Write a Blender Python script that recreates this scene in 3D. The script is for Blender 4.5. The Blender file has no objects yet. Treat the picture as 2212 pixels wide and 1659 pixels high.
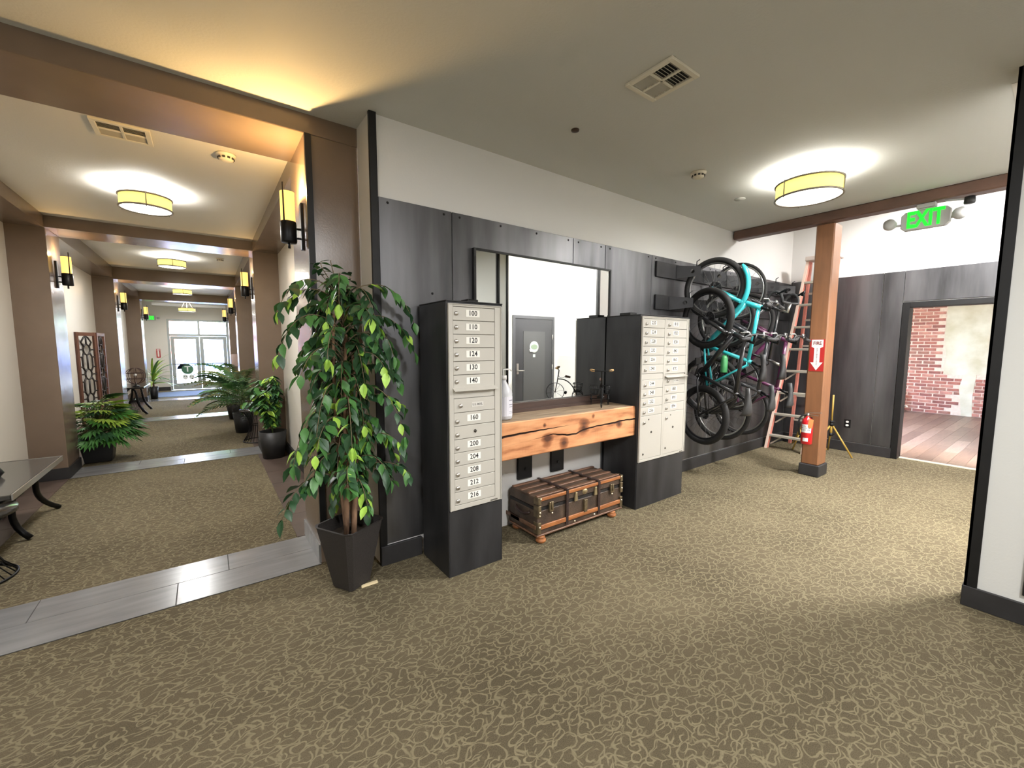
import bpy, bmesh, math, random
from mathutils import Vector, Matrix, Euler
C = bpy.context.scene.collection
R = math.radians
rnd = random.Random(11)

# ---------------------------------------------------------------- camera, world, lights, exposure
cam = bpy.data.cameras.new('camera'); camo = bpy.data.objects.new('camera', cam); C.objects.link(camo)
cam.sensor_width = 36; cam.lens = 897.67 / 2212 * 36; cam.clip_start = .02; cam.clip_end = 300
_y, _p, _r = R(36.2947), R(5.3177), R(-0.1179)
fw = Vector((math.sin(_y) * math.cos(_p), math.cos(_y) * math.cos(_p), -math.sin(_p)))
rt = Vector((math.cos(_y), -math.sin(_y), 0)); dn = fw.cross(rt)
rt2 = rt * math.cos(_r) + dn * math.sin(_r); dn2 = dn * math.cos(_r) - rt * math.sin(_r)
camo.matrix_world = Matrix(((rt2.x, -dn2.x, -fw.x, 0), (rt2.y, -dn2.y, -fw.y, 0), (rt2.z, -dn2.z, -fw.z, 1.5), (0, 0, 0, 1)))
sc = bpy.context.scene
sc.camera = camo
w = bpy.data.worlds.new('world'); sc.world = w; w.use_nodes = True
wn = w.node_tree.nodes; wl = w.node_tree.links
bg = wn['Background']
sky = wn.new('ShaderNodeTexSky'); sky.sky_type = 'NISHITA'; sky.sun_disc = False; sky.sun_elevation = R(50); sky.sun_rotation = R(200)
wl.new(sky.outputs[0], bg.inputs[0]); bg.inputs[1].default_value = 20.0
def light(name, kind, loc, energy, color=(1, 1, 1), size=.1, rot=(0, 0, 0), spread=None):
    l = bpy.data.lights.new(name, kind); l.energy = energy; l.color = color
    if kind == 'AREA': l.shape = 'DISK'; l.size = size
    elif kind == 'SUN': l.angle = R(1)
    else: l.shadow_soft_size = size
    if spread: l.spread = spread
    o = bpy.data.objects.new(name, l); o.location = loc; o.rotation_euler = rot; C.objects.link(o); return o
light('sun', 'SUN', (0, 0, 20), 36, (1, .96, .9), rot=(R(38), 0, R(14)))
LOBBY_FILL = light('lobby_fill', 'AREA', (1.3, -1.0, 2.9), 120, (1, .995, .99), .5)  # unseen light behind the camera, added for the lobby's ambient level
light('lobby_fill', 'AREA', (-1.3, -.6, 2.9), 130, (1, .995, .99), .5)  # second added lobby fill, no fixture known here
light('alcove_lamp', 'AREA', (4.9, -.35, 3.36), 300, (1, .98, .97), .5)
light('bike_corner_fill', 'AREA', (6.5, 1.0, 3.36), 85, (1, .98, .97), .4)  # added out of view to brighten the end wall
light('brick_room_fill', 'AREA', (10.4, 1.6, 2.95), 92, (1, .96, .9), 1.0)  # added unseen light for the brick room, source guessed
sc.view_settings.view_transform = 'Standard'; sc.view_settings.look = 'None'
sc.view_settings.gamma = 1; sc.view_settings.exposure = 0.1; sc.view_settings.use_curve_mapping = False
cy = sc.cycles
cy.max_bounces = 10; cy.diffuse_bounces = 5; cy.glossy_bounces = 5; cy.transparent_max_bounces = 12; cy.sample_clamp_indirect = 6
cy.use_denoising = True; cy.caustics_reflective = False; cy.caustics_refractive = False

# ---------------------------------------------------------------- materials
def lin(c): return tuple((v / 255 / 12.92) if v / 255 <= .04045 else ((v / 255 + .055) / 1.055) ** 2.4 for v in c)
MATS = {}
def M(name, col, rough=.6, metal=0, var=0, vscale=6, stretch=(1, 1, 1), col2=None, bump=0, bscale=200, emit=None, estr=0, spec=.5, trans=0, alpha=1, coat=0, coords='Object', vdetail=4):
    if name in MATS: return MATS[name]
    m = bpy.data.materials.new(name); m.use_nodes = True; MATS[name] = m
    n = m.node_tree.nodes; l = m.node_tree.links; b = n['Principled BSDF']
    c = lin(col)
    b.inputs['Base Color'].default_value = (*c, 1); b.inputs['Roughness'].default_value = rough; b.inputs['Metallic'].default_value = metal
    b.inputs['Specular IOR Level'].default_value = spec; b.inputs['Transmission Weight'].default_value = trans; b.inputs['Alpha'].default_value = alpha
    b.inputs['Coat Weight'].default_value = coat
    if emit: b.inputs['Emission Color'].default_value = (*lin(emit), 1); b.inputs['Emission Strength'].default_value = estr
    if var or bump:
        tc = n.new('ShaderNodeTexCoord'); mp = n.new('ShaderNodeMapping'); mp.inputs['Scale'].default_value = stretch
        l.new(tc.outputs[coords], mp.inputs[0])
    if var:
        nt = n.new('ShaderNodeTexNoise'); nt.inputs['Scale'].default_value = vscale; nt.inputs['Detail'].default_value = vdetail
        l.new(mp.outputs[0], nt.inputs['Vector'])
        cr = n.new('ShaderNodeValToRGB'); l.new(nt.outputs[0], cr.inputs[0])
        d = lin(col2) if col2 else tuple(v * (1 - var) for v in c); u = c if col2 else tuple(min(1, v * (1 + var)) for v in c)
        cr.color_ramp.elements[0].position = .32; cr.color_ramp.elements[1].position = .68
        cr.color_ramp.elements[0].color = (*d, 1); cr.color_ramp.elements[1].color = (*u, 1)
        l.new(cr.outputs[0], b.inputs['Base Color'])
    if bump:
        bt = n.new('ShaderNodeTexNoise'); bt.inputs['Scale'].default_value = bscale; bt.inputs['Detail'].default_value = 3
        l.new(mp.outputs[0], bt.inputs['Vector'])
        bp = n.new('ShaderNodeBump'); bp.inputs['Strength'].default_value = bump; bp.inputs['Distance'].default_value = .01
        l.new(bt.outputs[0], bp.inputs['Height']); l.new(bp.outputs[0], b.inputs['Normal'])
    return m

def carpet_material():
    m = bpy.data.materials.new('patterned_carpet'); m.use_nodes = True
    n = m.node_tree.nodes; l = m.node_tree.links; b = n['Principled BSDF']; b.inputs['Roughness'].default_value = .95; b.inputs['Specular IOR Level'].default_value = .12
    tc = n.new('ShaderNodeTexCoord')
    def mapping(scale, rot):
        mp = n.new('ShaderNodeMapping'); mp.inputs['Scale'].default_value = scale; mp.inputs['Rotation'].default_value = (0, 0, rot); return mp
    nz = n.new('ShaderNodeTexNoise'); nz.inputs['Scale'].default_value = 14; nz.inputs['Detail'].default_value = 2
    l.new(tc.outputs['Object'], nz.inputs['Vector'])
    sub = n.new('ShaderNodeVectorMath'); sub.operation = 'MULTIPLY_ADD'
    l.new(nz.outputs['Color'], sub.inputs[0]); sub.inputs[1].default_value = (.055, .055, 0); l.new(tc.outputs['Object'], sub.inputs[2])
    def node(op, x, y=None):
        k = n.new('ShaderNodeMath'); k.operation = op
        for i, q in enumerate((x, y)):
            if q is None: continue
            if isinstance(q, (int, float)): k.inputs[i].default_value = q
            else: l.new(q, k.inputs[i])
        return k.outputs[0]
    def arcs(scale, sx, rot, rad, width, off):
        mp = mapping((sx, 1, 0), rot); mp.inputs['Location'].default_value = (off, off * .7, 0); l.new(sub.outputs[0], mp.inputs[0])
        v = n.new('ShaderNodeTexVoronoi'); v.feature = 'F1'; v.inputs['Scale'].default_value = scale; v.voronoi_dimensions = '2D'; v.inputs['Randomness'].default_value = .9
        l.new(mp.outputs[0], v.inputs['Vector'])
        q = node('ABSOLUTE', node('SUBTRACT', v.outputs['Distance'], rad))
        r = n.new('ShaderNodeMapRange'); r.interpolation_type = 'SMOOTHSTEP'; r.inputs['From Min'].default_value = width * .4; r.inputs['From Max'].default_value = width; r.inputs['To Min'].default_value = 1; r.inputs['To Max'].default_value = 0
        l.new(q, r.inputs['Value']); return r.outputs[0]
    def edges(scale, sx, rot, width):
        mp = mapping((sx, 1, 0), rot); l.new(sub.outputs[0], mp.inputs[0])
        v = n.new('ShaderNodeTexVoronoi'); v.feature = 'DISTANCE_TO_EDGE'; v.inputs['Scale'].default_value = scale; v.voronoi_dimensions = '2D'; l.new(mp.outputs[0], v.inputs['Vector'])
        r = n.new('ShaderNodeMapRange'); r.interpolation_type = 'SMOOTHSTEP'; r.inputs['From Min'].default_value = width * .2; r.inputs['From Max'].default_value = width; r.inputs['To Min'].default_value = 1; r.inputs['To Max'].default_value = 0
        l.new(v.outputs['Distance'], r.inputs['Value']); return r.outputs[0]
    a = arcs(18, .6, .5, .50, .068, 0); c = arcs(23, .66, -.6, .40, .075, 3.3); ed = edges(21, .6, .2, .08)
    mk = n.new('ShaderNodeTexNoise'); mk.inputs['Scale'].default_value = 17; mk.inputs['Detail'].default_value = 1
    l.new(tc.outputs['Object'], mk.inputs['Vector'])
    st = n.new('ShaderNodeMapRange'); st.inputs['From Min'].default_value = .44; st.inputs['From Max'].default_value = .56; l.new(mk.outputs[0], st.inputs['Value'])
    inv = node('SUBTRACT', 1, st.outputs[0])
    mx = n.new('ShaderNodeMath'); mx.operation = 'MAXIMUM'
    l.new(node('MAXIMUM', node('MULTIPLY', a, .85), node('MULTIPLY', ed, inv)), mx.inputs[0]); l.new(node('MULTIPLY', c, st.outputs[0]), mx.inputs[1])
    pile = n.new('ShaderNodeTexNoise'); pile.inputs['Scale'].default_value = 260; pile.inputs['Detail'].default_value = 2; l.new(tc.outputs['Object'], pile.inputs['Vector'])
    big = n.new('ShaderNodeTexNoise'); big.inputs['Scale'].default_value = 1.1; big.inputs['Detail'].default_value = 3; l.new(tc.outputs['Object'], big.inputs['Vector'])
    base = n.new('ShaderNodeMix'); base.data_type = 'RGBA'; base.inputs['A'].default_value = (*lin((72, 65, 50)), 1); base.inputs['B'].default_value = (*lin((112, 102, 81)), 1)
    ad = n.new('ShaderNodeMath'); ad.operation = 'ADD'; l.new(pile.outputs[0], ad.inputs[0]); l.new(big.outputs[0], ad.inputs[1])
    hf = n.new('ShaderNodeMapRange'); hf.inputs['From Min'].default_value = .62; hf.inputs['From Max'].default_value = 1.38; l.new(ad.outputs[0], hf.inputs['Value']); l.new(hf.outputs[0], base.inputs['Factor'])
    fin = n.new('ShaderNodeMix'); fin.data_type = 'RGBA'; l.new(base.outputs['Result'], fin.inputs['A']); fin.inputs['B'].default_value = (*lin((136, 126, 100)), 1)
    ml = n.new('ShaderNodeMath'); ml.operation = 'MULTIPLY'; l.new(mx.outputs[0], ml.inputs[0]); ml.inputs[1].default_value = .75; l.new(ml.outputs[0], fin.inputs['Factor'])
    l.new(fin.outputs['Result'], b.inputs['Base Color'])
    bp = n.new('ShaderNodeBump'); bp.inputs['Strength'].default_value = .35; bp.inputs['Distance'].default_value = .006
    hs = n.new('ShaderNodeMath'); hs.operation = 'ADD'; l.new(pile.outputs[0], hs.inputs[0]); l.new(mx.outputs[0], hs.inputs[1]); l.new(hs.outputs[0], bp.inputs['Height']); l.new(bp.outputs[0], b.inputs['Normal'])
    return m
CARPET = carpet_material()
WHITE = M('white_wall_paint', (226, 225, 222), .6, bump=.05, bscale=90)
CREAM = M('cream_wall_paint', (214, 209, 198), .5, bump=.05, bscale=90)
CEIL = M('ceiling_paint', (204, 204, 198), .8, bump=.12, bscale=70)
CEILW = M('corridor_ceiling_paint', (216, 212, 202), .7, bump=.08, bscale=70)
BROWN = M('brown_semigloss_paint', (116, 100, 86), .25, var=.06, vscale=3, bump=.04, bscale=120)
WOODBR = M('brown_painted_timber', (82, 58, 46), .5, var=.16, vscale=5, stretch=(6, 1, 1), bump=.12, bscale=40)
POSTW = M('brown_painted_post', (132, 90, 60), .45, var=.1, vscale=5, stretch=(5, 5, .6), bump=.08, bscale=60)
BLACK = M('black_steel_trim', (17, 17, 18), .5, .2, var=.2, vscale=12)
BASEB = M('charcoal_baseboard', (43, 42, 43), .5, var=.18, vscale=9)
STEEL = M('dark_hot_rolled_steel', (132, 132, 135), .4, .85, var=.5, vscale=1.5, stretch=(2.2, 2.2, .3), col2=(66, 66, 68), vdetail=6)
CABST = M('blackened_steel_cabinet', (70, 70, 72), .45, .5, var=.4, vscale=2.2, stretch=(2, 2, .5), col2=(42, 42, 44))
MAILF = M('grey_enamel_mailbox', (194, 190, 181), .42, .15, bump=.03, bscale=300)
MAILG = M('mailbox_gasket_grey', (96, 92, 84), .6)  # darker grey of the sheet behind the mailbox doors and the maker strips
CHROME = M('brushed_nickel', (200, 196, 190), .3, .9)
WHITEP = M('white_plastic', (235, 234, 230), .4)
INK = M('black_ink', (18, 18, 20), .6)
TILE = M('slate_grey_plank_tile', (128, 128, 128), .22, var=.12, vscale=3, stretch=(1, 6, 1))
GROUT = M('dark_grout', (70, 69, 67), .9)
IRON = M('black_iron', (22, 22, 24), .4, .5)
RUBBER = M('black_rubber', (30, 29, 29), .75, var=.2, vscale=60)
POTB = M('dark_woven_pot', (44, 40, 38), .6, var=.3, vscale=160, bump=.2, bscale=300)
BLKPOT = M('black_plastic_pot', (30, 30, 31), .5)
SOIL = M('dark_soil', (52, 42, 32), .95, var=.4, vscale=40)
BARK = M('mottled_bark', (120, 92, 70), .8, var=.4, vscale=30, stretch=(1, 1, .4), bump=.4, bscale=60)
LEAFD = M('dark_green_leaf', (42, 76, 46), .42, var=.25, vscale=18)
LEAFM = M('mid_green_leaf', (74, 122, 62), .42, var=.2, vscale=18)
LEAFL = M('lime_green_leaf', (166, 208, 84), .42, var=.15, vscale=18)
LEAFO = M('olive_green_leaf', (88, 104, 58), .5, var=.25, vscale=18)
LEAFY = M('yellow_green_leaf', (150, 178, 70), .45, var=.2, vscale=12)
SHADE = M('glowing_amber_shade', (240, 225, 150), .6, emit=(255, 238, 130), estr=1.0)
DIFF = M('glowing_white_diffuser', (250, 250, 245), .5, emit=(255, 252, 244), estr=3.2)
SCONCE = M('glowing_amber_glass', (250, 215, 140), .4, emit=(255, 208, 110), estr=1.3)
MIRROR = M('mirror_silver', (245, 248, 246), .0, 1)
GREENL = M('lit_green_lettering', (10, 230, 40), .5, emit=(0, 255, 40), estr=.9)
RED = M('red_enamel', (196, 26, 34), .3, coat=.5)
REDS = M('red_sign_vinyl', (170, 36, 34), .5)
YELLOW = M('yellow_powder_coat', (172, 142, 64), .45)
ALU = M('aluminium', (196, 190, 176), .45, .5)
LADDER = M('salmon_fibreglass', (222, 140, 124), .55, var=.08, vscale=20)

def glass_material(name, tint=(1, 1, 1), refl=.12):
    m = bpy.data.materials.new(name); m.use_nodes = True; n = m.node_tree.nodes; l = m.node_tree.links
    n.remove(n['Principled BSDF']); o = n['Material Output']
    t = n.new('ShaderNodeBsdfTransparent'); t.inputs[0].default_value = (*tint, 1); g = n.new('ShaderNodeBsdfGlossy'); g.inputs['Roughness'].default_value = .02
    f = n.new('ShaderNodeFresnel'); f.inputs[0].default_value = 1.45; x = n.new('ShaderNodeMixShader')
    l.new(f.outputs[0], x.inputs[0]); l.new(t.outputs[0], x.inputs[1]); l.new(g.outputs[0], x.inputs[2]); l.new(x.outputs[0], o.inputs[0]); return m
GLASS = glass_material('clear_glass')

def timber_material():
    m = bpy.data.materials.new('fir_beam_timber'); m.use_nodes = True; n = m.node_tree.nodes; l = m.node_tree.links; b = n['Principled BSDF']; b.inputs['Roughness'].default_value = .55
    tc = n.new('ShaderNodeTexCoord'); mp = n.new('ShaderNodeMapping'); mp.inputs['Scale'].default_value = (.5, 3, 3); l.new(tc.outputs['Object'], mp.inputs[0])
    acc = None
    for k, (kx, kz, r) in enumerate([(-.30, .10, .07), (.09, .155, .08), (-.13, .05, .06), (.53, .13, .05), (.2, .23, .025), (-.33, .215, .02)]):
        d = n.new('ShaderNodeVectorMath'); d.operation = 'DISTANCE'; d.inputs[1].default_value = (kx, -.185, kz); l.new(tc.outputs['Object'], d.inputs[0])
        q = n.new('ShaderNodeMapRange'); q.inputs['From Min'].default_value = 0; q.inputs['From Max'].default_value = r; q.inputs['To Min'].default_value = 1; q.inputs['To Max'].default_value = 0; l.new(d.outputs['Value'], q.inputs['Value'])
        if acc is None: acc = q.outputs[0]
        else:
            a = n.new('ShaderNodeMath'); a.operation = 'MAXIMUM'; l.new(acc, a.inputs[0]); l.new(q.outputs[0], a.inputs[1]); acc = a.outputs[0]
    nz = n.new('ShaderNodeTexNoise'); nz.inputs['Scale'].default_value = 7; nz.inputs['Detail'].default_value = 5; l.new(mp.outputs[0], nz.inputs['Vector'])
    ad = n.new('ShaderNodeMath'); ad.operation = 'MULTIPLY_ADD'; l.new(acc, ad.inputs[0]); ad.inputs[1].default_value = -.62; l.new(nz.outputs[0], ad.inputs[2])
    cr = n.new('ShaderNodeValToRGB'); l.new(ad.outputs[0], cr.inputs[0]); e = cr.color_ramp.elements
    e[0].position = .0; e[0].color = (*lin((84, 48, 30)), 1); e[1].position = .62; e[1].color = (*lin((220, 160, 112)), 1)
    x = e.new(.3); x.color = (*lin((160, 100, 62)), 1); x = e.new(.44); x.color = (*lin((204, 140, 94)), 1)
    l.new(cr.outputs[0], b.inputs['Base Color'])
    bp = n.new('ShaderNodeBump'); bp.inputs['Strength'].default_value = .2; bp.inputs['Distance'].default_value = .01; l.new(nz.outputs[0], bp.inputs['Height']); l.new(bp.outputs[0], b.inputs['Normal'])
    return m
TIMBER = timber_material()

# ---------------------------------------------------------------- mesh helpers
class MB:
    def __init__(s): s.v = []; s.f = []; s.m = []; s.s = []
    def face(s, idx, m=0, sm=False): s.f.append(idx); s.m.append(m); s.s.append(sm)
    def add(s, vs): i = len(s.v); s.v += [Vector(q) for q in vs]; return i
    def box(s, x0, x1, y0, y1, z0, z1, m=0):
        i = s.add([(x, y, z) for z in (z0, z1) for y in (y0, y1) for x in (x0, x1)])
        for q in ((0, 2, 3, 1), (4, 5, 7, 6), (0, 1, 5, 4), (1, 3, 7, 5), (3, 2, 6, 7), (2, 0, 4, 6)): s.face([i + k for k in q], m)
        return s
    def mbox(s, mat, hx, hy, hz, m=0):
        i = len(s.v); s.box(-hx, hx, -hy, hy, -hz, hz, m)
        for k in range(i, i + 8): s.v[k] = mat @ s.v[k]
        return s
    def bar(s, p, q, wdt, thk, up=(0, 0, 1), m=0):
        p, q = Vector(p), Vector(q); d = q - p; L = d.length; d.normalize(); u = Vector(up); a = d.cross(u)
        if a.length < 1e-4: a = d.cross(Vector((1, 0, 0)))
        a.normalize(); u = a.cross(d)
        mt = Matrix((( d.x, a.x, u.x, 0), (d.y, a.y, u.y, 0), (d.z, a.z, u.z, 0), (0, 0, 0, 1))); mt.translation = (p + q) / 2
        return s.mbox(mt, L / 2, wdt / 2, thk / 2, m)
    def tube(s, pts, r, n=8, closed=False, m=0, caps=True):
        pts = [Vector(p) for p in pts]; N = len(pts); rs = r if isinstance(r, (list, tuple)) else [r] * N
        a = None; rings = []
        for i, p in enumerate(pts):
            if closed: d = pts[(i + 1) % N] - pts[i - 1]
            else: d = pts[min(i + 1, N - 1)] - pts[max(i - 1, 0)]
            if d.length < 1e-9: d = Vector((0, 0, 1))
            d.normalize()
            if a is None: a = d.cross(Vector((.31, .2, .93)) if abs(d.z) < .9 else Vector((1, 0, .1)))
            a = a - d * a.dot(d)
            if a.length < 1e-6: a = d.orthogonal()
            a.normalize(); b = d.cross(a)
            rings.append(s.add([p + (a * math.cos(t) + b * math.sin(t)) * rs[i] for t in (2 * math.pi * k / n for k in range(n))]))
        for i in range(N if closed else N - 1):
            p, q = rings[i], rings[(i + 1) % N]
            for k in range(n): s.face([p + k, p + (k + 1) % n, q + (k + 1) % n, q + k], m, True)
        if caps and not closed:
            s.face([rings[0] + k for k in range(n)][::-1], m); s.face([rings[-1] + k for k in range(n)], m)
        return s
    def lathe(s, prof, n=24, o=(0, 0, 0), mat=None, m=0, close=False):
        o = Vector(o); mat = mat or Matrix(); rings = []
        for r, z in prof:
            rings.append(s.add([o + mat.to_3x3() @ Vector((r * math.cos(t), r * math.sin(t), z)) for t in (2 * math.pi * k / n for k in range(n))]))
        for i in range(len(rings) - 1):
            p, q = rings[i], rings[i + 1]
            for k in range(n): s.face([p + k, p + (k + 1) % n, q + (k + 1) % n, q + k], m, True)
        if close: s.face([rings[0] + k for k in range(n)][::-1], m); s.face([rings[-1] + k for k in range(n)], m)
        return s
    def torus(s, c, ax, Rr, r, n=32, k=8, m=0):
        c = Vector(c); ax = Vector(ax).normalized(); a = ax.orthogonal().normalized(); b = ax.cross(a)
        return s.tube([c + (a * math.cos(t) + b * math.sin(t)) * Rr for t in (2 * math.pi * i / n for i in range(n))], r, k, True, m)
    def prism(s, poly, mat, h, m=0):
        n = len(poly); i = s.add([mat @ Vector((x, y, 0)) for x, y in poly] + [mat @ Vector((x, y, h)) for x, y in poly])
        s.face([i + k for k in range(n)][::-1], m); s.face([i + n + k for k in range(n)], m)
        for k in range(n): s.face([i + k, i + (k + 1) % n, i + n + (k + 1) % n, i + n + k], m)
        return s
    def mesh(s, me, mat, m=0):
        i = s.add([mat @ v.co for v in me.vertices])
        for p in me.polygons: s.face([i + k for k in p.vertices], m)
        return s
    def build(s, name, mats, parent=None, bevel=0, fix=True, origin=None, local=False):
        if not isinstance(mats, (list, tuple)): mats = [mats]
        if local: o0 = Vector((0, 0, 0))
        elif parent is not None: o0 = wloc(parent)
        elif origin is not None: o0 = Vector(origin)
        else:
            xs = [v.x for v in s.v]; ys = [v.y for v in s.v]; zs = [v.z for v in s.v]
            o0 = Vector(((min(xs) + max(xs)) / 2, (min(ys) + max(ys)) / 2, min(zs)))
        me = bpy.data.meshes.new(name); me.from_pydata([v - o0 for v in s.v], [], s.f)
        for mt in mats: me.materials.append(mt)
        me.polygons.foreach_set('material_index', s.m); me.polygons.foreach_set('use_smooth', s.s)
        if fix:
            bm = bmesh.new(); bm.from_mesh(me); bmesh.ops.recalc_face_normals(bm, faces=bm.faces); bm.to_mesh(me); bm.free()
        me.update()
        o = bpy.data.objects.new(name, me); C.objects.link(o)
        if parent is not None: o.parent = parent
        else: o.location = o0
        if bevel:
            b = o.modifiers.new('bevel', 'BEVEL'); b.width = bevel; b.segments = 1; b.limit_method = 'ANGLE'; b.angle_limit = R(50)
        return o
def wloc(o):
    p = Vector((0, 0, 0))
    while o is not None: p = p + o.location; o = o.parent
    return p
def tag(o, label=None, cat=None, group=None, kind=None):
    if label: o['label'] = label
    if cat: o['category'] = cat
    if group: o['group'] = group
    if kind: o['kind'] = kind
    return o
def thing(name, loc, label, cat, group=None):
    o = bpy.data.objects.new(name, None); o.empty_display_size = .05; o.location = loc; C.objects.link(o); return tag(o, label, cat, group)
def struct(o): o['kind'] = 'structure'; return o
def boxo(name, dims, mat, parent=None, bevel=0): return MB().box(*dims).build(name, mat, parent, bevel)
def copytree(o, parent=None):
    c = o.copy(); C.objects.link(c); c.parent = parent
    for ch in [x for x in o.children]: copytree(ch, c)
    return c
_txt = {}
def textmesh(t, bold=.018):
    key, t = (t, bold), t
    if key not in _txt:
        cu = bpy.data.curves.new('t', 'FONT'); cu.body = t; cu.align_x = 'CENTER'; cu.align_y = 'CENTER'; cu.size = 1; cu.resolution_u = 2; cu.offset = bold
        ob = bpy.data.objects.new('t', cu); C.objects.link(ob); dg = bpy.context.evaluated_depsgraph_get(); dg.update()
        _txt[key] = bpy.data.meshes.new_from_object(ob.evaluated_get(dg)); bpy.data.objects.remove(ob)
    return _txt[key]
def frame_mat(loc, xd, yd, sx=1, sy=1):
    xd, yd = Vector(xd), Vector(yd); z = xd.cross(yd); m = Matrix(((xd.x * sx, yd.x * sy, z.x, 0), (xd.y * sx, yd.y * sy, z.y, 0), (xd.z * sx, yd.z * sy, z.z, 0), (0, 0, 0, 1))); m.translation = loc; return m
def bez(p0, p1, p2, p3, n=10):
    p0, p1, p2, p3 = map(Vector, (p0, p1, p2, p3)); o = []
    for i in range(n + 1):
        t = i / n; o.append(p0 * (1 - t) ** 3 + p1 * 3 * t * (1 - t) ** 2 + p2 * 3 * t * t * (1 - t) + p3 * t ** 3)
    return o
# ---------------------------------------------------------------- setting: floors
fl = MB().box(-3.2, 7.5, -3.7, 2.985, -.1, 0).box(-1.75, 1.0, 2.985, 17.6, -.1, 0).build('floor', CARPET, origin=(0, 0, 0)); struct(fl)
for y0, y1, js in [(2.97, 3.50, ((-.218, -1.12), (.047, -.86))), (6.585, 7.09, ((-.3,), (-.75, .2))), (10.66, 11.2, ((-.4,), (.1,))), (14.4, 14.9, ((), ()))]:
    ym = (y0 + y1) / 2 + .01
    for (a, b), jj in zip(((y0, ym - .002), (ym + .002, y1)), js):
        xs = [-1.31] + sorted(jj) + [.565]
        for k in range(len(xs) - 1): boxo('tile', (xs[k] + .002, xs[k + 1] - .002, a, b, 0, .006), TILE, fl, .001)
    boxo('grout_bed', (-1.31, .565, y0, y1, 0, .003), GROUT, fl)
BORD = M('dark_brown_border_tile', (88, 74, 66), .35, var=.15, vscale=5)
for y0, y1 in ((3.51, 6.585), (7.12, 10.66), (11.2, 14.4)):
    n_ = int((y1 - y0) / .6) + 1; dy_ = (y1 - y0) / n_
    for x0, x1 in ((.50, .84), (-1.575, -1.31)):
        for k in range(n_): boxo('border_tile', (x0, x1, y0 + k * dy_ + .002, y0 + (k + 1) * dy_ - .002, 0, .005), BORD, fl)
# ceilings
cl = MB().box(-3.2, 3.575, -3.7, 2.985, 2.943, 3.1).box(3.575, 5.60, .285, 2.985, 2.943, 3.1).build('ceiling', CEIL); struct(cl)
struct(MB().box(3.5, 7.5, -1.35, .45, 3.4, 3.5).box(5.5, 7.5, .45, 2.985, 3.4, 3.5).box(3.662, 5.6, .285, .335, 2.94, 3.4).box(5.55, 5.6, .335, 2.727, 2.946, 3.4).build('ceiling', CEILW))
struct(MB().box(-1.75, 1.0, 3.05, 6.62, 2.865, 3.1).box(-1.75, 1.0, 6.62, 10.67, 2.93, 3.1).box(-1.75, 1.0, 10.67, 14.42, 2.87, 3.1).box(-1.75, 1.0, 14.42, 17.8, 2.90, 3.1).build('ceiling', CEILW))
# corridor pilasters, transverse and side beams
PY = [(2.985, 3.51), (6.6, 7.12), (10.66, 11.2), (14.4, 14.92)]
for k, (a, b) in enumerate(PY):
    zb = (2.825, 2.742, 2.705, 2.66)[k]
    for x0, x1 in ((.565, .90), (-1.63, -1.31)):
        pl = boxo('pilaster', (x0, x1, a, b, 0, zb), BROWN, None, .004); struct(pl)
        xa, xb = (x0 - .012, x1) if x0 > 0 else (x0, x1 + .012)
        boxo('base_tile', (xa, xb, a - .012 if k else a + .002, b + .012, 0.006, .13), TILE if k == 0 else BASEB, pl)
    struct(boxo('beam', (-1.63, .905, a, b, zb, 3.1), BROWN, None, .004))
    if k < 3:
        y0, y1 = b, PY[k + 1][0]; zs = 2.735
        for x0, x1 in ((.567, .89), (-1.62, -1.312)): struct(boxo('beam', (x0, x1, y0 + .001, y1 - .001, zs, 2.95), BROWN))
struct(MB().box(.862, 1.0, 3.51, 17.6, 0, 3.0).build('wall_corridor_right', CREAM))
struct(MB().box(-1.75, -1.60, 2.985, 17.6, 0, 3.0).build('wall_corridor_left', CREAM))
for k in range(3):
    y0, y1 = PY[k][1] + .014, PY[k + 1][0] - .014
    bl = struct(MB().box(-1.6, -1.575, y0, y1, 0, .13).build('baseboard_left', BASEB)); MB().box(-1.6, -1.582, y0, y1, .13, .27).build('cap_board', BROWN, bl)
    struct(MB().box(.84, .862, y0, y1, 0, .13).build('baseboard_right', BASEB))
struct(MB().box(-1.6, -1.575, 14.94, 17.59, 0, .13).build('baseboard_left', BASEB))
struct(MB().box(.84, .862, 14.94, 17.59, 0, .13).build('baseboard_right', BASEB))
struct(MB().box(.565, .603, 2.962, 2.984, .14, 2.82).build('trim_1', BLACK))
# corridor end wall with the glazed double door
YE = 17.6
wf = MB().box(-1.75, -.99, YE, YE + .15, 0, 3.0).box(-.99, 1.0, YE, YE + .15, 2.33, 3.0).box(.66, 1.0, YE, YE + .15, 0, 2.33).build('wall_corridor_end', CREAM); struct(wf)
struct(MB().box(-1.6, -.995, YE - .02, YE, 0, .12).build('baseboard_end', BASEB))
struct(MB().box(-1.28, .6, YE - .5, YE - .3, 2.72, 2.80).build('trim_2', WHITEP))
ALUF = M('pale_anodised_frame', (168, 174, 172), .4, .3)
de = MB().box(-.99, -.93, YE + .02, YE + .1, 0, 2.33).box(.60, .66, YE + .02, YE + .1, 0, 2.33).box(-.93, .60, YE + .02, YE + .1, 2.27, 2.33).box(-.93, .60, YE + .02, YE + .1, 1.78, 1.85).box(-.19, -.13, YE + .02, YE + .1, 1.85, 2.27).build('door_4', ALUF); struct(de)
MB().box(-.93, -.19, YE + .055, YE + .061, 1.85, 2.27).build('pane', GLASS, de); MB().box(-.13, .6, YE + .055, YE + .061, 1.85, 2.27).build('pane', GLASS, de)
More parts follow.
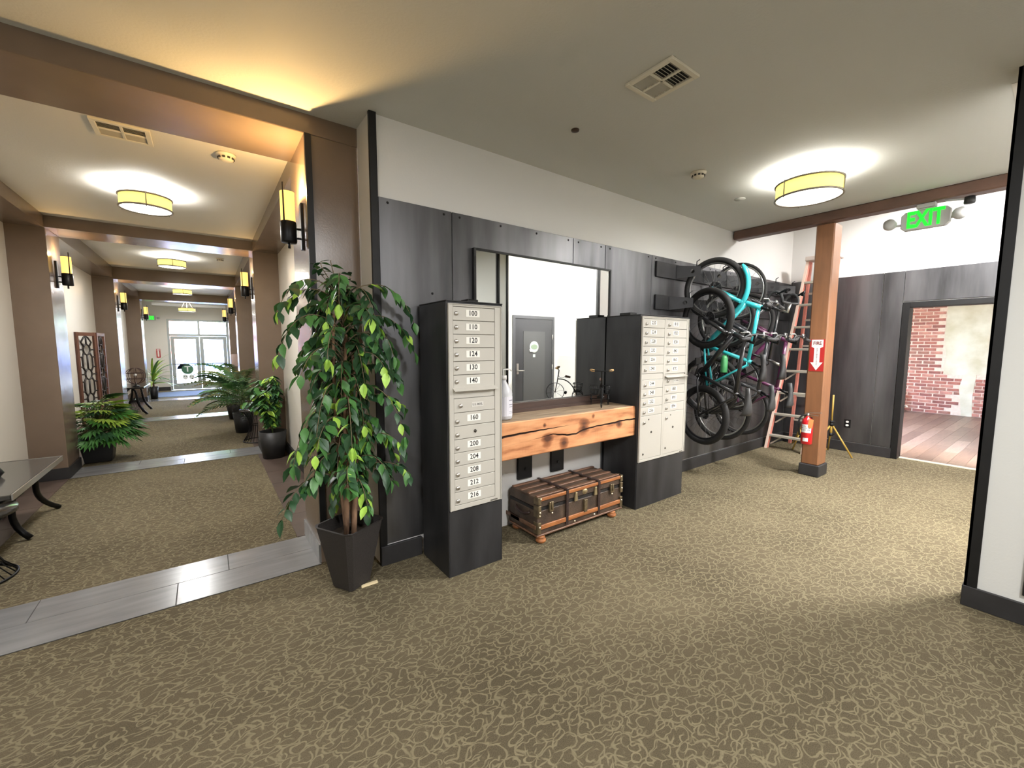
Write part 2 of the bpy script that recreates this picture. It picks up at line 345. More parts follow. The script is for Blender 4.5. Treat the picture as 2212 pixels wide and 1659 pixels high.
for x0, x1 in ((-.925, -.165), (-.155, .595)):
    lf = MB().box(x0, x0 + .1, YE + .04, YE + .08, .01, 1.775).box(x1 - .1, x1, YE + .04, YE + .08, .01, 1.775).box(x0 + .1, x1 - .1, YE + .04, YE + .08, .01, .22).box(x0 + .1, x1 - .1, YE + .04, YE + .08, 1.68, 1.775).build('door_leaf', ALUF, de)
    MB().box(x0 + .1, x1 - .1, YE + .056, YE + .062, .22, 1.68).build('pane', GLASS, lf)
    MB().box(x0 + .02, x1 - .02, YE + .005, YE + .03, .845, .875).build('push_bar', M('dull_steel', (120, 124, 124), .4, .7), lf)
em = MB(); cxE, czE = -.53, .68; ym = YE + .05
EMG = M('green_round_sticker', (66, 110, 80), .5)
em.prism([(.16 * math.cos(t), .16 * math.sin(t)) for t in (2 * math.pi * i / 28 for i in range(28))], frame_mat((cxE, ym, czE), (1, 0, 0), (0, 0, 1)), .004)
em.mesh(textmesh('T'), frame_mat((cxE - .0, ym - .006, czE), (1, 0, 0), (0, 0, 1), .26, .26), 1)
for dx, sx in ((-.07, 1), (.1, 1)):
    em.prism([(.075 * math.cos(t), .085 * math.sin(t)) for t in (2 * math.pi * i / 16 for i in range(16))], frame_mat((cxE + dx, ym, czE - .26), (1, 0, 0), (0, 0, 1)), .004, 1)
    for ex in (-.028, .028): em.prism([(.016 * math.cos(t), .011 * math.sin(t)) for t in (2 * math.pi * i / 10 for i in range(10))], frame_mat((cxE + dx + ex, ym - .005, czE - .24), (1, 0, 0), (0, 0, 1)), .003, 0)
em.build('door_sticker', [EMG, WHITEP], de)
mat_b = M('blue_grey_mat', (92, 104, 128), .95, var=.15, vscale=60)
tag(MB().box(-1.28, .5, 15.4, 16.95, 0, .01).build('entrance_mat', mat_b), 'blue grey entrance mat on the floor before the glazed doors', 'mat')
# street beyond
PAVE = M('pale_pavement', (206, 204, 198), .9, var=.1, vscale=4)
struct(MB().box(-14, 16, 17.8, 60, -.12, -.02).build('street', PAVE))
fb = MB().box(-10, 14, 34, 36, 0, 9).build('building', M('pale_render', (200, 200, 196), .8)); tag(fb, 'pale building across the street beyond the glazed doors', 'building')
for x0, x1, z0, z1 in ((-3.0, -2.0, 0.6, 3.0), (-1.5, -.3, .6, 3.0), (.2, 1.9, .6, 3.0), (-2.2, -.6, 3.5, 5.4), (.3, 1.5, 3.5, 5.4)):
    f = MB().box(x0, x1, 33.9, 34.0, z0, z1).build('window', M('dark_frame', (70, 76, 84), .5), fb); MB().box(x0 + .1, x1 - .1, 33.88, 33.9, z0 + .1, z1 - .1).build('pane', M('blue_grey_pane', (72, 92, 112), .2), f)
MB().box(-2.0, -1.45, 33.7, 34, 0, 3.3).build('brick_pier', M('orange_brick_face', (190, 92, 62), .85, var=.2, vscale=10), fb)
car = thing('car', (.35, 26, 0), 'dark blue car parked on the street beyond the glazed doors', 'car')
cb = MB()
prof = [(-1.9, .3), (-1.9, .75), (-1.2, .85), (-.75, 1.32), (.75, 1.32), (1.35, .88), (1.9, .8), (1.95, .3)]
cb.prism([(x, z) for x, z in prof], frame_mat((.35, 26.8, 0), (1, 0, 0), (0, 0, 1)), 1.6); cb.build('body', M('dark_blue_car_paint', (62, 78, 120), .3), car, .05)
for sx in (-.68, .05): MB().box(.35 + sx, .35 + sx + .6, 25.18, 25.2, .9, 1.22).build('side_window', M('blue_grey_pane', (72, 92, 112), .2), car)
for sx in (-1.2, 1.2): MB().lathe([(.0, -.1), (.3, -.1), (.32, 0), (.3, .1), (0, .1)], 20, (.35 + sx, 25.3, .32), Matrix.Rotation(R(90), 4, 'X')).build('wheel', RUBBER, car)
tr = thing('street_tree', (1.15, 29, 0), 'bright green street tree beyond the transom glass', 'tree')
MB().tube([(1.15, 29, 0), (1.2, 29, 1.6), (1.1, 29, 3)], [.12, .1, .07]).build('trunk', BARK, tr)
bm_ = MB()
for i in range(420):
    u = rnd.gauss(0, 1), rnd.gauss(0, 1), rnd.gauss(0, 1); L = math.sqrt(sum(q * q for q in u)); r = 1.35 * rnd.random() ** .4
    p = Vector((1.15 + u[0] / L * r, 29 + u[1] / L * r, 3.6 + u[2] / L * r * 1.1)); mt = Matrix.Translation(p) @ Euler((rnd.random() * 6, rnd.random() * 6, rnd.random() * 6)).to_matrix().to_4x4()
    k = bm_.add([mt @ Vector(q) for q in ((-.16, 0, 0), (0, -.08, .02), (.16, 0, 0), (0, .08, .02))]); bm_.face([k, k + 1, k + 2, k + 3])
tag(bm_.build('foliage', M('bright_street_leaf', (120, 160, 60), .6), tr, fix=False), kind='stuff')

# ---------------------------------------------------------------- setting: lobby walls
wn_ = MB().box(.905, 7.36, 2.728, 2.985, 0, 2.95).box(5.5, 7.36, 2.728, 2.985, 2.95, 3.4).build('wall_north', WHITE); struct(wn_)
struct(MB().box(.893, .905, 2.73, 2.983, 0, 2.943).build('wall_return', CREAM))
struct(MB().box(.885, .93, 2.703, 2.727, .0, 2.943).build('trim_3', BLACK))
for x0, x1, z0 in ((.935, 1.457, .14), (1.463, 2.659, .93), (2.665, 3.08, .93), (3.086, 3.80, .14), (3.806, 5.02, .14), (5.026, 6.24, .14), (6.246, 7.34, .14)):
    p = boxo('steel_panel', (x0, x1, 2.714, 2.728, z0, 2.442), STEEL, wn_, .002)
    for k in range(max(2, int((x1 - x0) / .38) + 1)):
        sx = x0 + .06 + k * (x1 - x0 - .12) / max(1, int((x1 - x0) / .38)); 
        MB().lathe([(.0, .007), (.006, .006), (.009, 0)], 10, (sx, 2.714, 2.415), Matrix.Rotation(R(90), 4, 'X')).build('screw', BLACK, p)
MB().lathe([(.0, .007), (.006, .006), (.009, 0)], 10, (1.30, 2.714, 1.86), Matrix.Rotation(R(90), 4, 'X')).build('screw', BLACK, wn_)
struct(MB().box(.885, 1.18, 2.69, 2.713, 0, .135).build('baseboard_north', BASEB, None, .003)); struct(MB().box(3.85, 7.34, 2.69, 2.713, 0, .135).build('baseboard_north', BASEB, None, .003))
# east wall with the doorway to the brick room
we = MB().box(7.352, 7.5, 1.40, 2.73, 0, 3.4).box(7.352, 7.5, -.1, .40, 0, 3.4).box(7.352, 7.5, .40, 1.40, 2.06, 3.4).build('wall_east', WHITE); struct(we)
boxo('steel_panel', (7.338, 7.352, 1.622, 2.71, .14, 2.468), STEEL, we, .002)
boxo('steel_panel', (7.338, 7.352, 1.41, 1.616, .14, 2.468), STEEL, we, .002)
boxo('steel_panel', (7.338, 7.352, .0, 1.406, 2.075, 2.468), STEEL, we, .002)
boxo('steel_panel', (7.338, 7.352, .0, .40, .14, 2.068), STEEL, we, .002)
struct(MB().box(7.318, 7.338, 1.40, 2.69, 0, .135).build('baseboard_east', BASEB, None, .003))
fr = MB().box(7.325, 7.52, 1.335, 1.405, 0, 2.065).box(7.325, 7.52, .40, .47, 0, 2.065).box(7.325, 7.52, .47, 1.335, 1.995, 2.065).build('door_1', BLACK, None, .004); struct(fr)
a_ = R(10.6); dv = Vector((math.cos(a_), math.sin(a_), 0)); nv = Vector((-dv.y, dv.x, 0)); h0 = Vector((7.53, 1.365, 0))
lf = MB().bar(h0 + nv * .02 + Vector((0, 0, .01)) + dv * .425, h0 + nv * .02 + Vector((0, 0, 1.99)) + dv * .425, .04, .85, dv).build('door_leaf', CREAM, fr); q_ = h0 + dv * .78 + Vector((0, 0, .62)); MB().tube([q_, q_ - nv * .055, q_ - nv * .06 - dv * .1], .011).build('lever_handle', CHROME, lf)
boxo('threshold', (7.45, 7.50, .47, 1.335, 0, .012), M('bright_threshold', (232, 226, 208), .35), fr)
# brick room
fbk = struct(MB().box(7.5, 13.3, -1.5, 4.2, -.1, -.012).build('floor', GROUT, origin=(7.5, 0, 0)))
PLK = [M('wood_plank_%s' % n, c, .35, var=.22, vscale=7, stretch=(.5, 9, 1)) for n, c in (('pale', (126, 104, 90)), ('mid', (108, 87, 74)), ('dark', (96, 76, 65)))]
pm = [MB().box(0, 1, 0, .148, -.012, 0).build('plank', PLK[i], fbk, .001, local=True) for i in range(3)]
first = [True] * 3; jr = random.Random(4)
for r_ in range(18):
    x = 7.5 - jr.random() * 1.1; y = .0 + r_ * .15
    while x < 13.1:
        a, c = max(x, 7.5), min(x + 1.198, 13.11)
        if c - a > .05:
            i = jr.randrange(3); o = pm[i] if first[i] else pm[i].copy()
            if not first[i]: C.objects.link(o)
            first[i] = False; o.location = (a - 7.5, y, 0); o.scale = (c - a, 1, 1)
        x += 1.2
wb = struct(MB().box(13.112, 13.35, -1.5, 4.2, -.1, 3.1).build('wall_brick_room', M('pale_mortar', (206, 180, 160), .9, var=.12, vscale=20, bump=.3, bscale=60), origin=(13.112, 0, 0)))
BRK = [M('brick_%s' % n, c, .85, var=.22, vscale=14, bump=.3, bscale=50) for n, c in (('red', (142, 84, 70)), ('dark_red', (120, 68, 58)), ('pale_red', (164, 108, 92)), ('brown_red', (130, 84, 70)))]
bms = [MB().box(-.012, .0, 0, .198, 0, .058).build('brick', b, wb, .002, local=True) for b in BRK]
used = [False] * 4; nb = 0
for r_ in range(33):
    z = .01 + r_ * .073; y = .95 - (.105 if r_ % 2 else 0)
    while y < 2.62:
        patch = (z > .87 + .06 * math.sin(r_) and y < 1.72 - (.2 if z < .94 else 0)) or (z <= .93 and 1.2 < y < 1.42 + .1 * math.sin(r_ * 1.7))
        if not patch and nb < 298:
            i = jr.choice((0, 0, 1, 2, 3)); o = bms[i]
            if used[i]: o = o.copy(); C.objects.link(o)
            used[i] = True; nb += 1
            o.location = (jr.uniform(-.004, .004), y, z); o.scale = (1, jr.uniform(.93, 1.0), 1)
        y += .21
pp = MB(); poly = [(1.75, .89), (1.72, 1.25), (1.78, 1.7), (1.76, 2.95), (.0, 2.95), (.0, .93), (1.25, .9), (1.28, .45), (1.26, 0.0), (1.42, 0), (1.45, .3), (1.49, .6), (1.44, .88)]
pp.prism([(-a, b) for a, b in poly], frame_mat((13.112, 0, 0), (0, -1, 0), (0, 0, 1)), .016, 0)
pp.build('plaster_patch', M('old_lime_plaster', (206, 196, 176), .9, var=.16, vscale=3, bump=.3, bscale=30, col2=(180, 166, 138)), wb)
struct(MB().box(7.5, 13.4, 4.2, 4.35, -.1, 3.1).box(7.5, 13.4, -1.65, -1.5, -.1, 3.1).build('wall_brick_room_side', CREAM))
struct(MB().box(7.36, 13.4, -1.7, 4.4, 3.0, 3.1).build('ceiling', CEILW))
tag(MB().lathe([(0, 0), (.07, 0), (.07, .4), (.05, .46), (.02, .5), (0, .5)], 16, (12.9, 2.36, 0)).build('red_canister', RED), 'red cylinder standing by the brick wall through the doorway', 'cylinder')
# right wall in the foreground
struct(MB().box(3.49, 3.66, -3.7, .285, 0, 3.4).build('wall_right', M('white_wall_paint_right', (214, 214, 210), .55, bump=.05, bscale=90)))
struct(MB().box(3.478, 3.49, .245, .297, .12, 2.943).box(3.478, 3.515, .285, .297, .12, 2.943).build('trim_4', BLACK)); struct(MB().box(3.635, 3.672, .285, .297, .12, 2.943).box(3.66, 3.672, .245, .285, .12, 2.943).build('trim_5', BLACK))
struct(MB().box(3.472, 3.49, -3.7, .303, 0, .12).box(3.49, 3.66, .285, .303, 0, .12).box(3.66, 3.678, -1.2, .303, 0, .12).build('baseboard_right', BASEB, None, .003))
pn = thing('wall_panel', (3.48, -.3, .165), 'black edged panel on the white wall at the far right edge', 'panel')
MB().box(3.468, 3.489, -.7, .084, .165, 1.95).build('frame', BLACK, pn, .003); MB().box(3.464, 3.468, -.64, .03, .22, 1.9).build('board', M('grey_board', (150, 150, 148), .6), pn)
# alcove behind it, seen in the mirror
wa = struct(MB().box(3.66, 6.15, -1.35, -1.2, 0, 3.4).build('wall_alcove', WHITE)); struct(MB().box(6.0, 6.15, -1.2, -.05, 0, 3.4).build('wall_alcove_side', WHITE)); struct(MB().box(6.15, 7.36, -.2, -.05, 0, 3.4).build('wall_alcove_end', WHITE))
struct(MB().box(5.988, 6.0, -.09, -.04, 0, 2.943).box(5.988, 6.04, -.05, -.038, 0, 2.943).build('trim_6', BLACK))
d3 = MB().box(4.84, 4.90, -1.2, -1.17, 0, 2.09).box(5.86, 5.92, -1.2, -1.17, 0, 2.09).box(4.9, 5.86, -1.2, -1.17, 2.03, 2.09).build('door_3', M('charcoal_door_frame', (58, 58, 60), .4), None, .003); struct(d3)
DD = M('charcoal_door', (44, 44, 46), .4); lf = MB().box(4.9, 5.86, -1.2, -1.18, 0.01, 2.03).build('door_leaf', DD, d3)
MB().box(5.10, 5.66, -1.18, -1.172, .2, 1.78).build('recessed_panel', M('charcoal_door_panel', (62, 62, 62), .4), lf)
MB().box(4.93, 4.98, -1.18, -1.168, .93, 1.14).tube([(4.955, -1.168, 1.0), (4.955, -1.11, 1.0), (5.07, -1.105, 1.0)], .011).build('lever_handle', CHROME, lf)
for z in (1.62, 1.0, .3): MB().tube([(5.865, -1.168, z), (5.865, -1.168, z + .1)], .009).build('hinge', CHROME, lf)
em = MB(); em.prism([(.115 * math.cos(t), .115 * math.sin(t)) for t in (2 * math.pi * i / 28 for i in range(28))], frame_mat((5.37, -1.168, 1.47), (-1, 0, 0), (0, 0, 1)), .003)
em.prism([(.085 * math.cos(t), .05 * math.sin(t)) for t in (2 * math.pi * i / 20 for i in range(20))], frame_mat((5.37, -1.165, 1.47), (-1, 0, 0), (0, 0, 1)), .003, 1)
em.prism([(-.06, -.05), (.0, -.07), (.11, -.07), (.13, -.02), (.06, -.03)], frame_mat((5.37, -1.164, 1.44), (-1, 0, 0), (0, 0, 1)), .003, 2)
em.box(5.34, 5.4, -1.17, -1.166, 1.26, 1.32, 0); em.build('door_sticker', [M('pale_sticker', (196, 204, 198), .5), M('sage_sticker', (110, 124, 104), .5), WHITEP], lf)
tag(MB().box(4.62, 4.72, -1.2, -1.185, 1.42, 1.52).build('wall_sign', [M('pale_sign_plate', (206, 208, 204), .5)]), 'small pale sign plate beside the charcoal door, seen in the mirror', 'sign')
# unseen shell behind the camera
struct(MB().box(-3.35, -3.2, -3.7, 3.1, 0, 2.95).build('wall_west', WHITE)); struct(MB().box(-3.2, 3.49, -3.85, -3.7, 0, 2.95).build('wall_south', WHITE)); struct(MB().box(-3.2, -1.6, 2.985, 3.1, 0, 2.95).build('wall_north', WHITE))
# timber beam and post
bmx = struct(MB().box(5.47, 5.62, .2, 2.713, 2.835, 2.945).build('beam', WOODBR, None, .012))
pt = struct(MB().box(5.565, 5.80, 1.67, 1.845, .13, 2.843).build('post', POSTW, None, .012)); MB().box(5.552, 5.815, 1.655, 1.86, 0, .135).build('post_base', BASEB, pt, .008)
# ---------------------------------------------------------------- mailbox cabinets
XD, ZD = (1, 0, 0), (0, 0, 1)
def plate(x, y, z, wd, h, text, sz):
    b = MB().box(x - wd / 2, x + wd / 2, y - .002, y, z - h / 2, z + h / 2, 0)
    if text: b.mesh(textmesh(text), frame_mat((x, y - .0026, z), XD, ZD, sz, sz * 1.05), 1)
    return b
def mail_door(root, x0, x1, z0, z1, yf, text, lock, psz, key=False, plx=.5, brand=None):
    d = MB().box(x0, x1, yf - .010, yf, z0, z1).build('mailbox_door', MAILF, root, .002)
    zc = (z0 + z1) / 2; y = yf - .010
    if lock: MB().lathe([(0, .012), (.011, .012), (.013, .007), (.014, 0)], 14, (lock[0], y, lock[1]), Matrix.Rotation(R(90), 4, 'X')).build('lock', CHROME, d)
    if text: plate(x0 + (x1 - x0) * plx, y, zc + .004, psz * 2.3, psz * 1.0, text, psz).build('number_plate', [M('white_label_paper', (240, 238, 230), .5), INK], d)
    if brand: plate(x0 + (x1 - x0) * .56, y, zc, .09, .03, brand, .019).build('slot_plate', [M('pale_grey_plate', (206, 203, 196), .5), M('grey_print', (110, 108, 104), .6)], d)
    if key: MB().lathe([(0, .006), (.010, .005), (.011, 0)], 12, (x0 + (x1 - x0) * .5, y, zc), Matrix.Rotation(R(90), 4, 'X')).bar((x0 + (x1 - x0) * .5, y - .006, zc - .012), (x0 + (x1 - x0) * .5, y - .006, zc + .012), .004, .003).build('keyhole', M('dark_steel', (90, 86, 80), .4, .7), d)
    return d
def mail_frame(root, x0, x1, z0, z1, yf, inner):
    f = MB(); xi0, xi1, zi0, zi1 = inner
    f.box(x0, xi0, yf - .012, yf, z0, z1).box(xi1, x1, yf - .012, yf, z0, z1).box(xi0, xi1, yf - .012, yf, z0, zi0).box(xi0, xi1, yf - .012, yf, zi1, z1)
    f.box(x0, x0 + .006, yf - .018, yf - .012, z0, z1).box(x1 - .006, x1, yf - .018, yf - .012, z0, z1).box(x0 + .006, x1 - .006, yf - .018, yf - .012, z1 - .006, z1)
    f.build('front_frame', MAILF, root, .0015); MB().box(xi0, xi1, yf - .001, yf + .002, zi0, zi1).build('gasket', MAILG, root)
# left cabinet
x0, x1, yf = 1.188, 1.603, 2.297
c1 = thing('mailbox_cabinet', (1.395, 2.5, 0), 'tall dark steel mailbox cabinet with one column of boxes, beside the ficus', 'mailbox', 'steel mailbox cabinets')
b = MB().box(x0, x1, yf + .004, 2.688, 0, 1.768).box(x0 - .003, x1 + .003, yf - .004, 2.688, 1.768, 1.775).box(x0, x0 + .006, yf - .002, yf + .004, 0, 1.768).box(x1 - .006, x1, yf - .002, yf + .004, 0, 1.768).box(x0 + .006, x1 - .006, yf - .001, yf + .004, 0, .44)
b.build('body', CABST, c1, .002)
mail_frame(c1, x0 + .008, x1 - .014, .445, 1.755, yf - .0005, (1.228, 1.537, .475, 1.738))
rows = ['100', '110', '120', '124', '130', '140', None, 'MAIL', '160', 'KEY', '200', '204', '208', '212', '216']
zt = 1.737; edges = [zt]
hs = [.0825] * 6 + [.062, .088] + [.0835] * 7
tot = sum(hs); sca = (1.737 - .476) / tot
for h in hs: edges.append(edges[-1] - h * sca)
for k, t in enumerate(rows):
    a, c = edges[k + 1] + .0015, edges[k] - .0015
    if t is None:
        MB().box(1.229, 1.536, yf - .004, yf, a, c).build('slot_recess', MAILF, c1); continue
    if t == 'MAIL': mail_door(c1, 1.229, 1.536, a, c, yf - .001, None, (1.275, (a + c) / 2 - .002), .03, brand='U.S. MAIL')
    elif t == 'KEY': mail_door(c1, 1.229, 1.536, a, c, yf - .001, None, (1.25, (a + c) / 2 - .012), .03, key=True)
    else: mail_door(c1, 1.229, 1.536, a, c, yf - .001, t, (1.25, (a + c) / 2 - (.012 if k > 7 else 0)), .043, plx=.46 if k < 8 else .47)
zf = edges[6]
MB().prism([(0, .006), (-.030, -.012), (-.030, -.016), (0, -.002)], frame_mat((1.222, yf - .010, zf), (0, 1, 0), (0, 0, 1)), .326).build('slot_hood', MAILF, c1)
MB().box(1.50, 1.555, yf - .0155, yf - .0125, .452, .46).build('maker_strip', MAILG, c1)
# right cabinet
x0, x1, yf = 3.09, 3.841, 2.30
c2 = thing('mailbox_cabinet', (3.466, 2.5, 0), 'wide dark steel mailbox cabinet with two columns of boxes, beside the bicycles', 'mailbox', 'steel mailbox cabinets')
b = MB().box(x0, x1, yf + .004, 2.688, 0, 1.768).box(x0 - .003, x1 + .003, yf - .004, 2.688, 1.768, 1.775).box(x0 + .006, x1 - .006, yf - .001, yf + .004, 0, .435)
b.build('body', CABST, c2, .002)
mail_frame(c2, x0 + .008, x1 - .01, .44, 1.76, yf - .0005, (3.118, 3.80, .462, 1.742))
MB().box(3.436, 3.462, yf - .012, yf, .462, 1.742).build('divider', MAILF, c2)
lft = ['220', '224', '228', '232', '236', '240', None, '244', '248', '252', '256', 'P']
rgt = ['810', '820', '830', '840', '860', '870', None, 'MAIL', '880', '890', '894', 'P']
for col, (xa, xb) in ((lft, (3.119, 3.435)), (rgt, (3.463, 3.799))):
    hs = [.0825] * 6 + ([.055] if col is lft else [.03, .0765]) + [.0825] * (4 if col is lft else 3) + [.40]
    z = 1.741; sca = (1.741 - .463) / sum(hs)
    for t, h in zip(col, hs):
        a, c = z - h * sca + .0015, z - .0015; z -= h * sca
        if t is None: MB().box(xa, xb, yf - (.008 if col is lft else .003), yf, a, c).build('blank_strip', MAILF, c2); zf = z
        elif t == 'P':
            d = mail_door(c2, xa, xb, a, c, yf - .001, None, (xa + .045, c - .06), .03, key=False)
            for px, pz, r_ in ((.045, .35, .01), (.16, .155, .011), (.115, .035, .006)): MB().lathe([(0, .006), (r_ * .8, .005), (r_, 0)], 12, (xa + px, yf - .011, c - pz), Matrix.Rotation(R(90), 4, 'X')).build('parcel_lock', M('dark_steel', (90, 86, 80), .4, .7), d)
        elif t == 'MAIL': mail_door(c2, xa, xb, a, c, yf - .001, None, (xa + .045, (a + c) / 2), .03, brand='U.S. MAIL')
        else: mail_door(c2, xa, xb, a, c, yf - .001, t, (xa + .04, (a + c) / 2 - .008), .040, plx=.46)
    if col is rgt: MB().prism([(0, .004), (-.034, -.01), (-.034, -.014), (0, -.004)], frame_mat((xa - .004, yf - .010, zf + .012), (0, 1, 0), (0, 0, 1)), .342).build('slot_hood', MAILF, c2)
MB().box(3.75, 3.80, yf - .0155, yf - .0125, .446, .454).build('maker_strip', MAILG, c2)
tag(MB().box(3.12, 3.22, 2.44, 2.56, 1.776, 1.80).build('small_box', BLACK, None, .004), 'small black box lying on top of the wide mailbox cabinet', 'box', 'small boxes on the cabinets')
tag(MB().box(1.46, 1.545, 2.50, 2.60, 1.776, 1.815).build('small_box', BLACK, None, .004), 'small black box lying on top of the tall narrow mailbox cabinet', 'box', 'small boxes on the cabinets')

# ---------------------------------------------------------------- timber shelf between the cabinets
sh = thing('timber_shelf', (2.345, 2.515, .69), 'thick rough fir beam shelf with a long crack between the two mailbox cabinets', 'shelf')
b = MB(); xa, xb, ya, yb, za, zb = 1.6075, 3.086, 2.33, 2.655, .69, .96
N = 60; cols = []
def lerp(tb, t):
    for (t0, v0), (t1, v1) in zip(tb, tb[1:]):
        if t <= t1: return v0 + (v1 - v0) * max(0, t - t0) / (t1 - t0)
    return tb[-1][1]
CA = [(0, .861), (.12, .868), (.22, .872), (.38, .874), (.5, .88), (.62, .90), (1, .92)]; CB = [(0, .79), (.2, .81), (.33, .826), (.44, .80), (.5, .80), (.56, .822), (.68, .834), (.84, .838), (.88, .845), (1, .842)]
WA = [(0, .017), (.2, .012), (.34, .006), (.46, 0), (1, 0)]; WB = [(0, 0), (.2, 0), (.3, .006), (.45, .013), (.55, .012), (.7, .010), (.84, .018), (.9, .010), (1, .014)]
for i in range(N + 1):
    t = i / N; x = xa + (xb - xa) * t; wz = .002 * math.sin(t * 23) + .001 * math.sin(t * 61); jz = .0015 * math.sin(t * 97)
    col = [(x, yb, za), (x, ya + .006, za), (x, ya, za + .008)]
    for zc_, wd in ((lerp(CB, t) + jz, lerp(WB, t)), (lerp(CA, t) - jz, lerp(WA, t))):
        dp_ = .035 * min(1, wd / .005)
        col += [(x, ya + wz, zc_ - wd / 2 - .0002), (x, ya + wz + dp_, zc_ - .0001), (x, ya + wz + dp_, zc_ + .0001), (x, ya + wz, zc_ + wd / 2 + .0002)]
    cols.append(b.add(col + [(x, ya + .001, zb - .008), (x, ya + .008, zb + wz * .5), (x, yb, zb)]))
NK = 14
for i in range(N):
    q0, q1 = cols[i], cols[i + 1]
    for k in range(NK): b.face([q0 + k, q0 + (k + 1) % NK, q1 + (k + 1) % NK, q1 + k], 1 if k == 12 else (2 if k in (3, 4, 5, 7, 8, 9) else 0))
b.face([cols[0] + k for k in range(NK)][::-1]); b.face([cols[-1] + k for k in range(NK)])
b.build('beam', [TIMBER, M('weathered_timber_top', (190, 166, 136), .6, var=.3, vscale=5, stretch=(.6, 5, 5), col2=(128, 104, 80)), M('dark_split_wood', (58, 36, 24), .9)], sh)
DKW = M('dark_walnut_board', (70, 52, 44), .5, var=.2, vscale=8, stretch=(.4, 4, 4))
MB().box(1.608, 3.085, 2.655, 2.682, .93, 1.035).box(1.608, 3.085, 2.64, 2.655, .93, .985).build('backsplash', DKW, sh, .003)
for xa in (2.05, 2.42): MB().box(xa, xa + .152, 2.70, 2.726, .375, .69).tube([(xa + .076, 2.70, .46), (xa + .076, 2.69, .46)], .012, 10).build('bracket', BLACK, sh, .004)
# mirror
mi = thing('wall_mirror', (2.38, 2.70, 1.03), 'large rectangular wall mirror in a thin black frame above the timber shelf', 'mirror')
MB().box(1.622, 1.642, 2.682, 2.712, 1.036, 2.215).box(3.122, 3.138, 2.682, 2.712, 1.036, 2.215).box(1.642, 3.122, 2.682, 2.712, 2.20, 2.215).build('frame', BLACK, mi, .002)
MB().box(1.642, 3.122, 2.694, 2.712, 1.036, 2.20).build('mirror_glass', MIRROR, mi)
# sanitizer jug
jg = thing('sanitizer_jug', (1.735, 2.47, .962), 'white plastic pump jug on the shelf, half hidden by the narrow mailbox cabinet', 'jug')
JUG = M('translucent_white_plastic', (232, 232, 236), .35, trans=.25)
MB().lathe([(0, 0), (.058, 0), (.066, .012), (.066, .19), (.060, .215), (.03, .262), (.022, .275), (.022, .295), (0, .295)], 24, (1.735, 2.47, .962)).build('bottle', JUG, jg)
MB().lathe([(0, .03), (.026, .03), (.026, 0), (0, 0)], 16, (1.735, 2.47, 1.252)).tube([(1.735, 2.47, 1.28), (1.735, 2.47, 1.325), (1.79, 2.46, 1.325), (1.80, 2.458, 1.315)], .007).build('pump', WHITEP, jg)
lb = MB()
for i in range(9):
    t0, t1 = R(-150 + i * 16), R(-150 + (i + 1) * 16); k = lb.add([(1.735 + .0668 * math.cos(t), 2.47 + .0668 * math.sin(t), z) for t, z in ((t0, .99), (t1, .99), (t1, 1.13), (t0, 1.13))]); lb.face([k, k + 1, k + 2, k + 3], 0)
    if 4 <= i <= 7:
        for z, h in ((1.10, .008), (1.07, .006), (1.055, .004), (1.02, .003), (1.01, .003)):
            k = lb.add([(1.735 + .0674 * math.cos(t), 2.47 + .0674 * math.sin(t), zz) for t, zz in ((t0, z), (t1, z), (t1, z + h), (t0, z + h))]); lb.face([k, k + 1, k + 2, k + 3], 1)
lb.build('label', [M('pale_label', (226, 224, 232), .5), M('faint_print', (150, 148, 160), .6)], jg)
# tricycle ornament
tq = thing('tricycle_ornament', (2.78, 2.49, .962), 'black wire tricycle ornament with wooden grips on the shelf before the mirror', 'ornament')
dx, dy = .70, .714; O_ = Vector((2.715, 2.40, .962))
def T3(f, s, u): return O_ + Vector((dx * f + dy * s, dy * f - dx * s, u))
wa = T3(0, 1, 0) - T3(0, 0, 0)
def small_wheel(c, r, name):
    b = MB().torus(c, wa, r, .0035, 28, 6).tube([c - wa * .012, c + wa * .012], .007, 8)
    for k in range(8):
        t = math.pi * k / 4 + .2; b.tube([c, c + (Vector((dx, dy, 0)) * math.cos(t) + Vector((0, 0, 1)) * math.sin(t)) * r], .0012, 4)
    b.build(name, IRON, tq)
small_wheel(T3(0, 0, .09), .086, 'front_wheel')
for s in (-.075, .075): small_wheel(T3(.215, s, .055), .051, 'rear_wheel')
b = MB()
for s in (-.012, .012): b.tube([T3(0, s, .09), T3(.018, s * .8, .185)], .004, 6)
b.tube([T3(.018, 0, .18), T3(.035, 0, .30), T3(.015, 0, .318)], .005, 8).tube([T3(.015, -.085, .325), T3(.0, -.05, .322), T3(.012, 0, .318), T3(0, .05, .322), T3(.015, .085, .325)], .004, 6)
b.tube(bez(T3(.025, 0, .215), T3(.09, 0, .22), T3(.15, 0, .19), T3(.19, 0, .10), 10), .005, 8).tube([T3(.215, -.08, .055), T3(.215, .08, .055)], .004, 6).tube([T3(.19, 0, .10), T3(.215, 0, .055)], .004, 6)
b.tube(bez(T3(.03, 0, .25), T3(.05, 0, .205), T3(.08, 0, .23), T3(.10, 0, .245), 6), .002, 5)
b.build('frame', IRON, tq)
for s in (-1, 1): MB().tube([T3(.012, s * .062, .323), T3(.024, s * .082, .326), T3(.034, s * .098, .328)], [.009, .012, .009], 10).build('wooden_grip', M('turned_wood', (196, 160, 110), .5), tq)
MB().tube([T3(.095, 0, .243), T3(.145, 0, .232)], [.014, .009], 10).build('saddle', M('brown_leather', (92, 66, 50), .5), tq)
MB().tube([T3(.10, -.03, .085), T3(.10, .03, .085)], .014, 10).build('pedal_hub', IRON, tq)
b = MB()
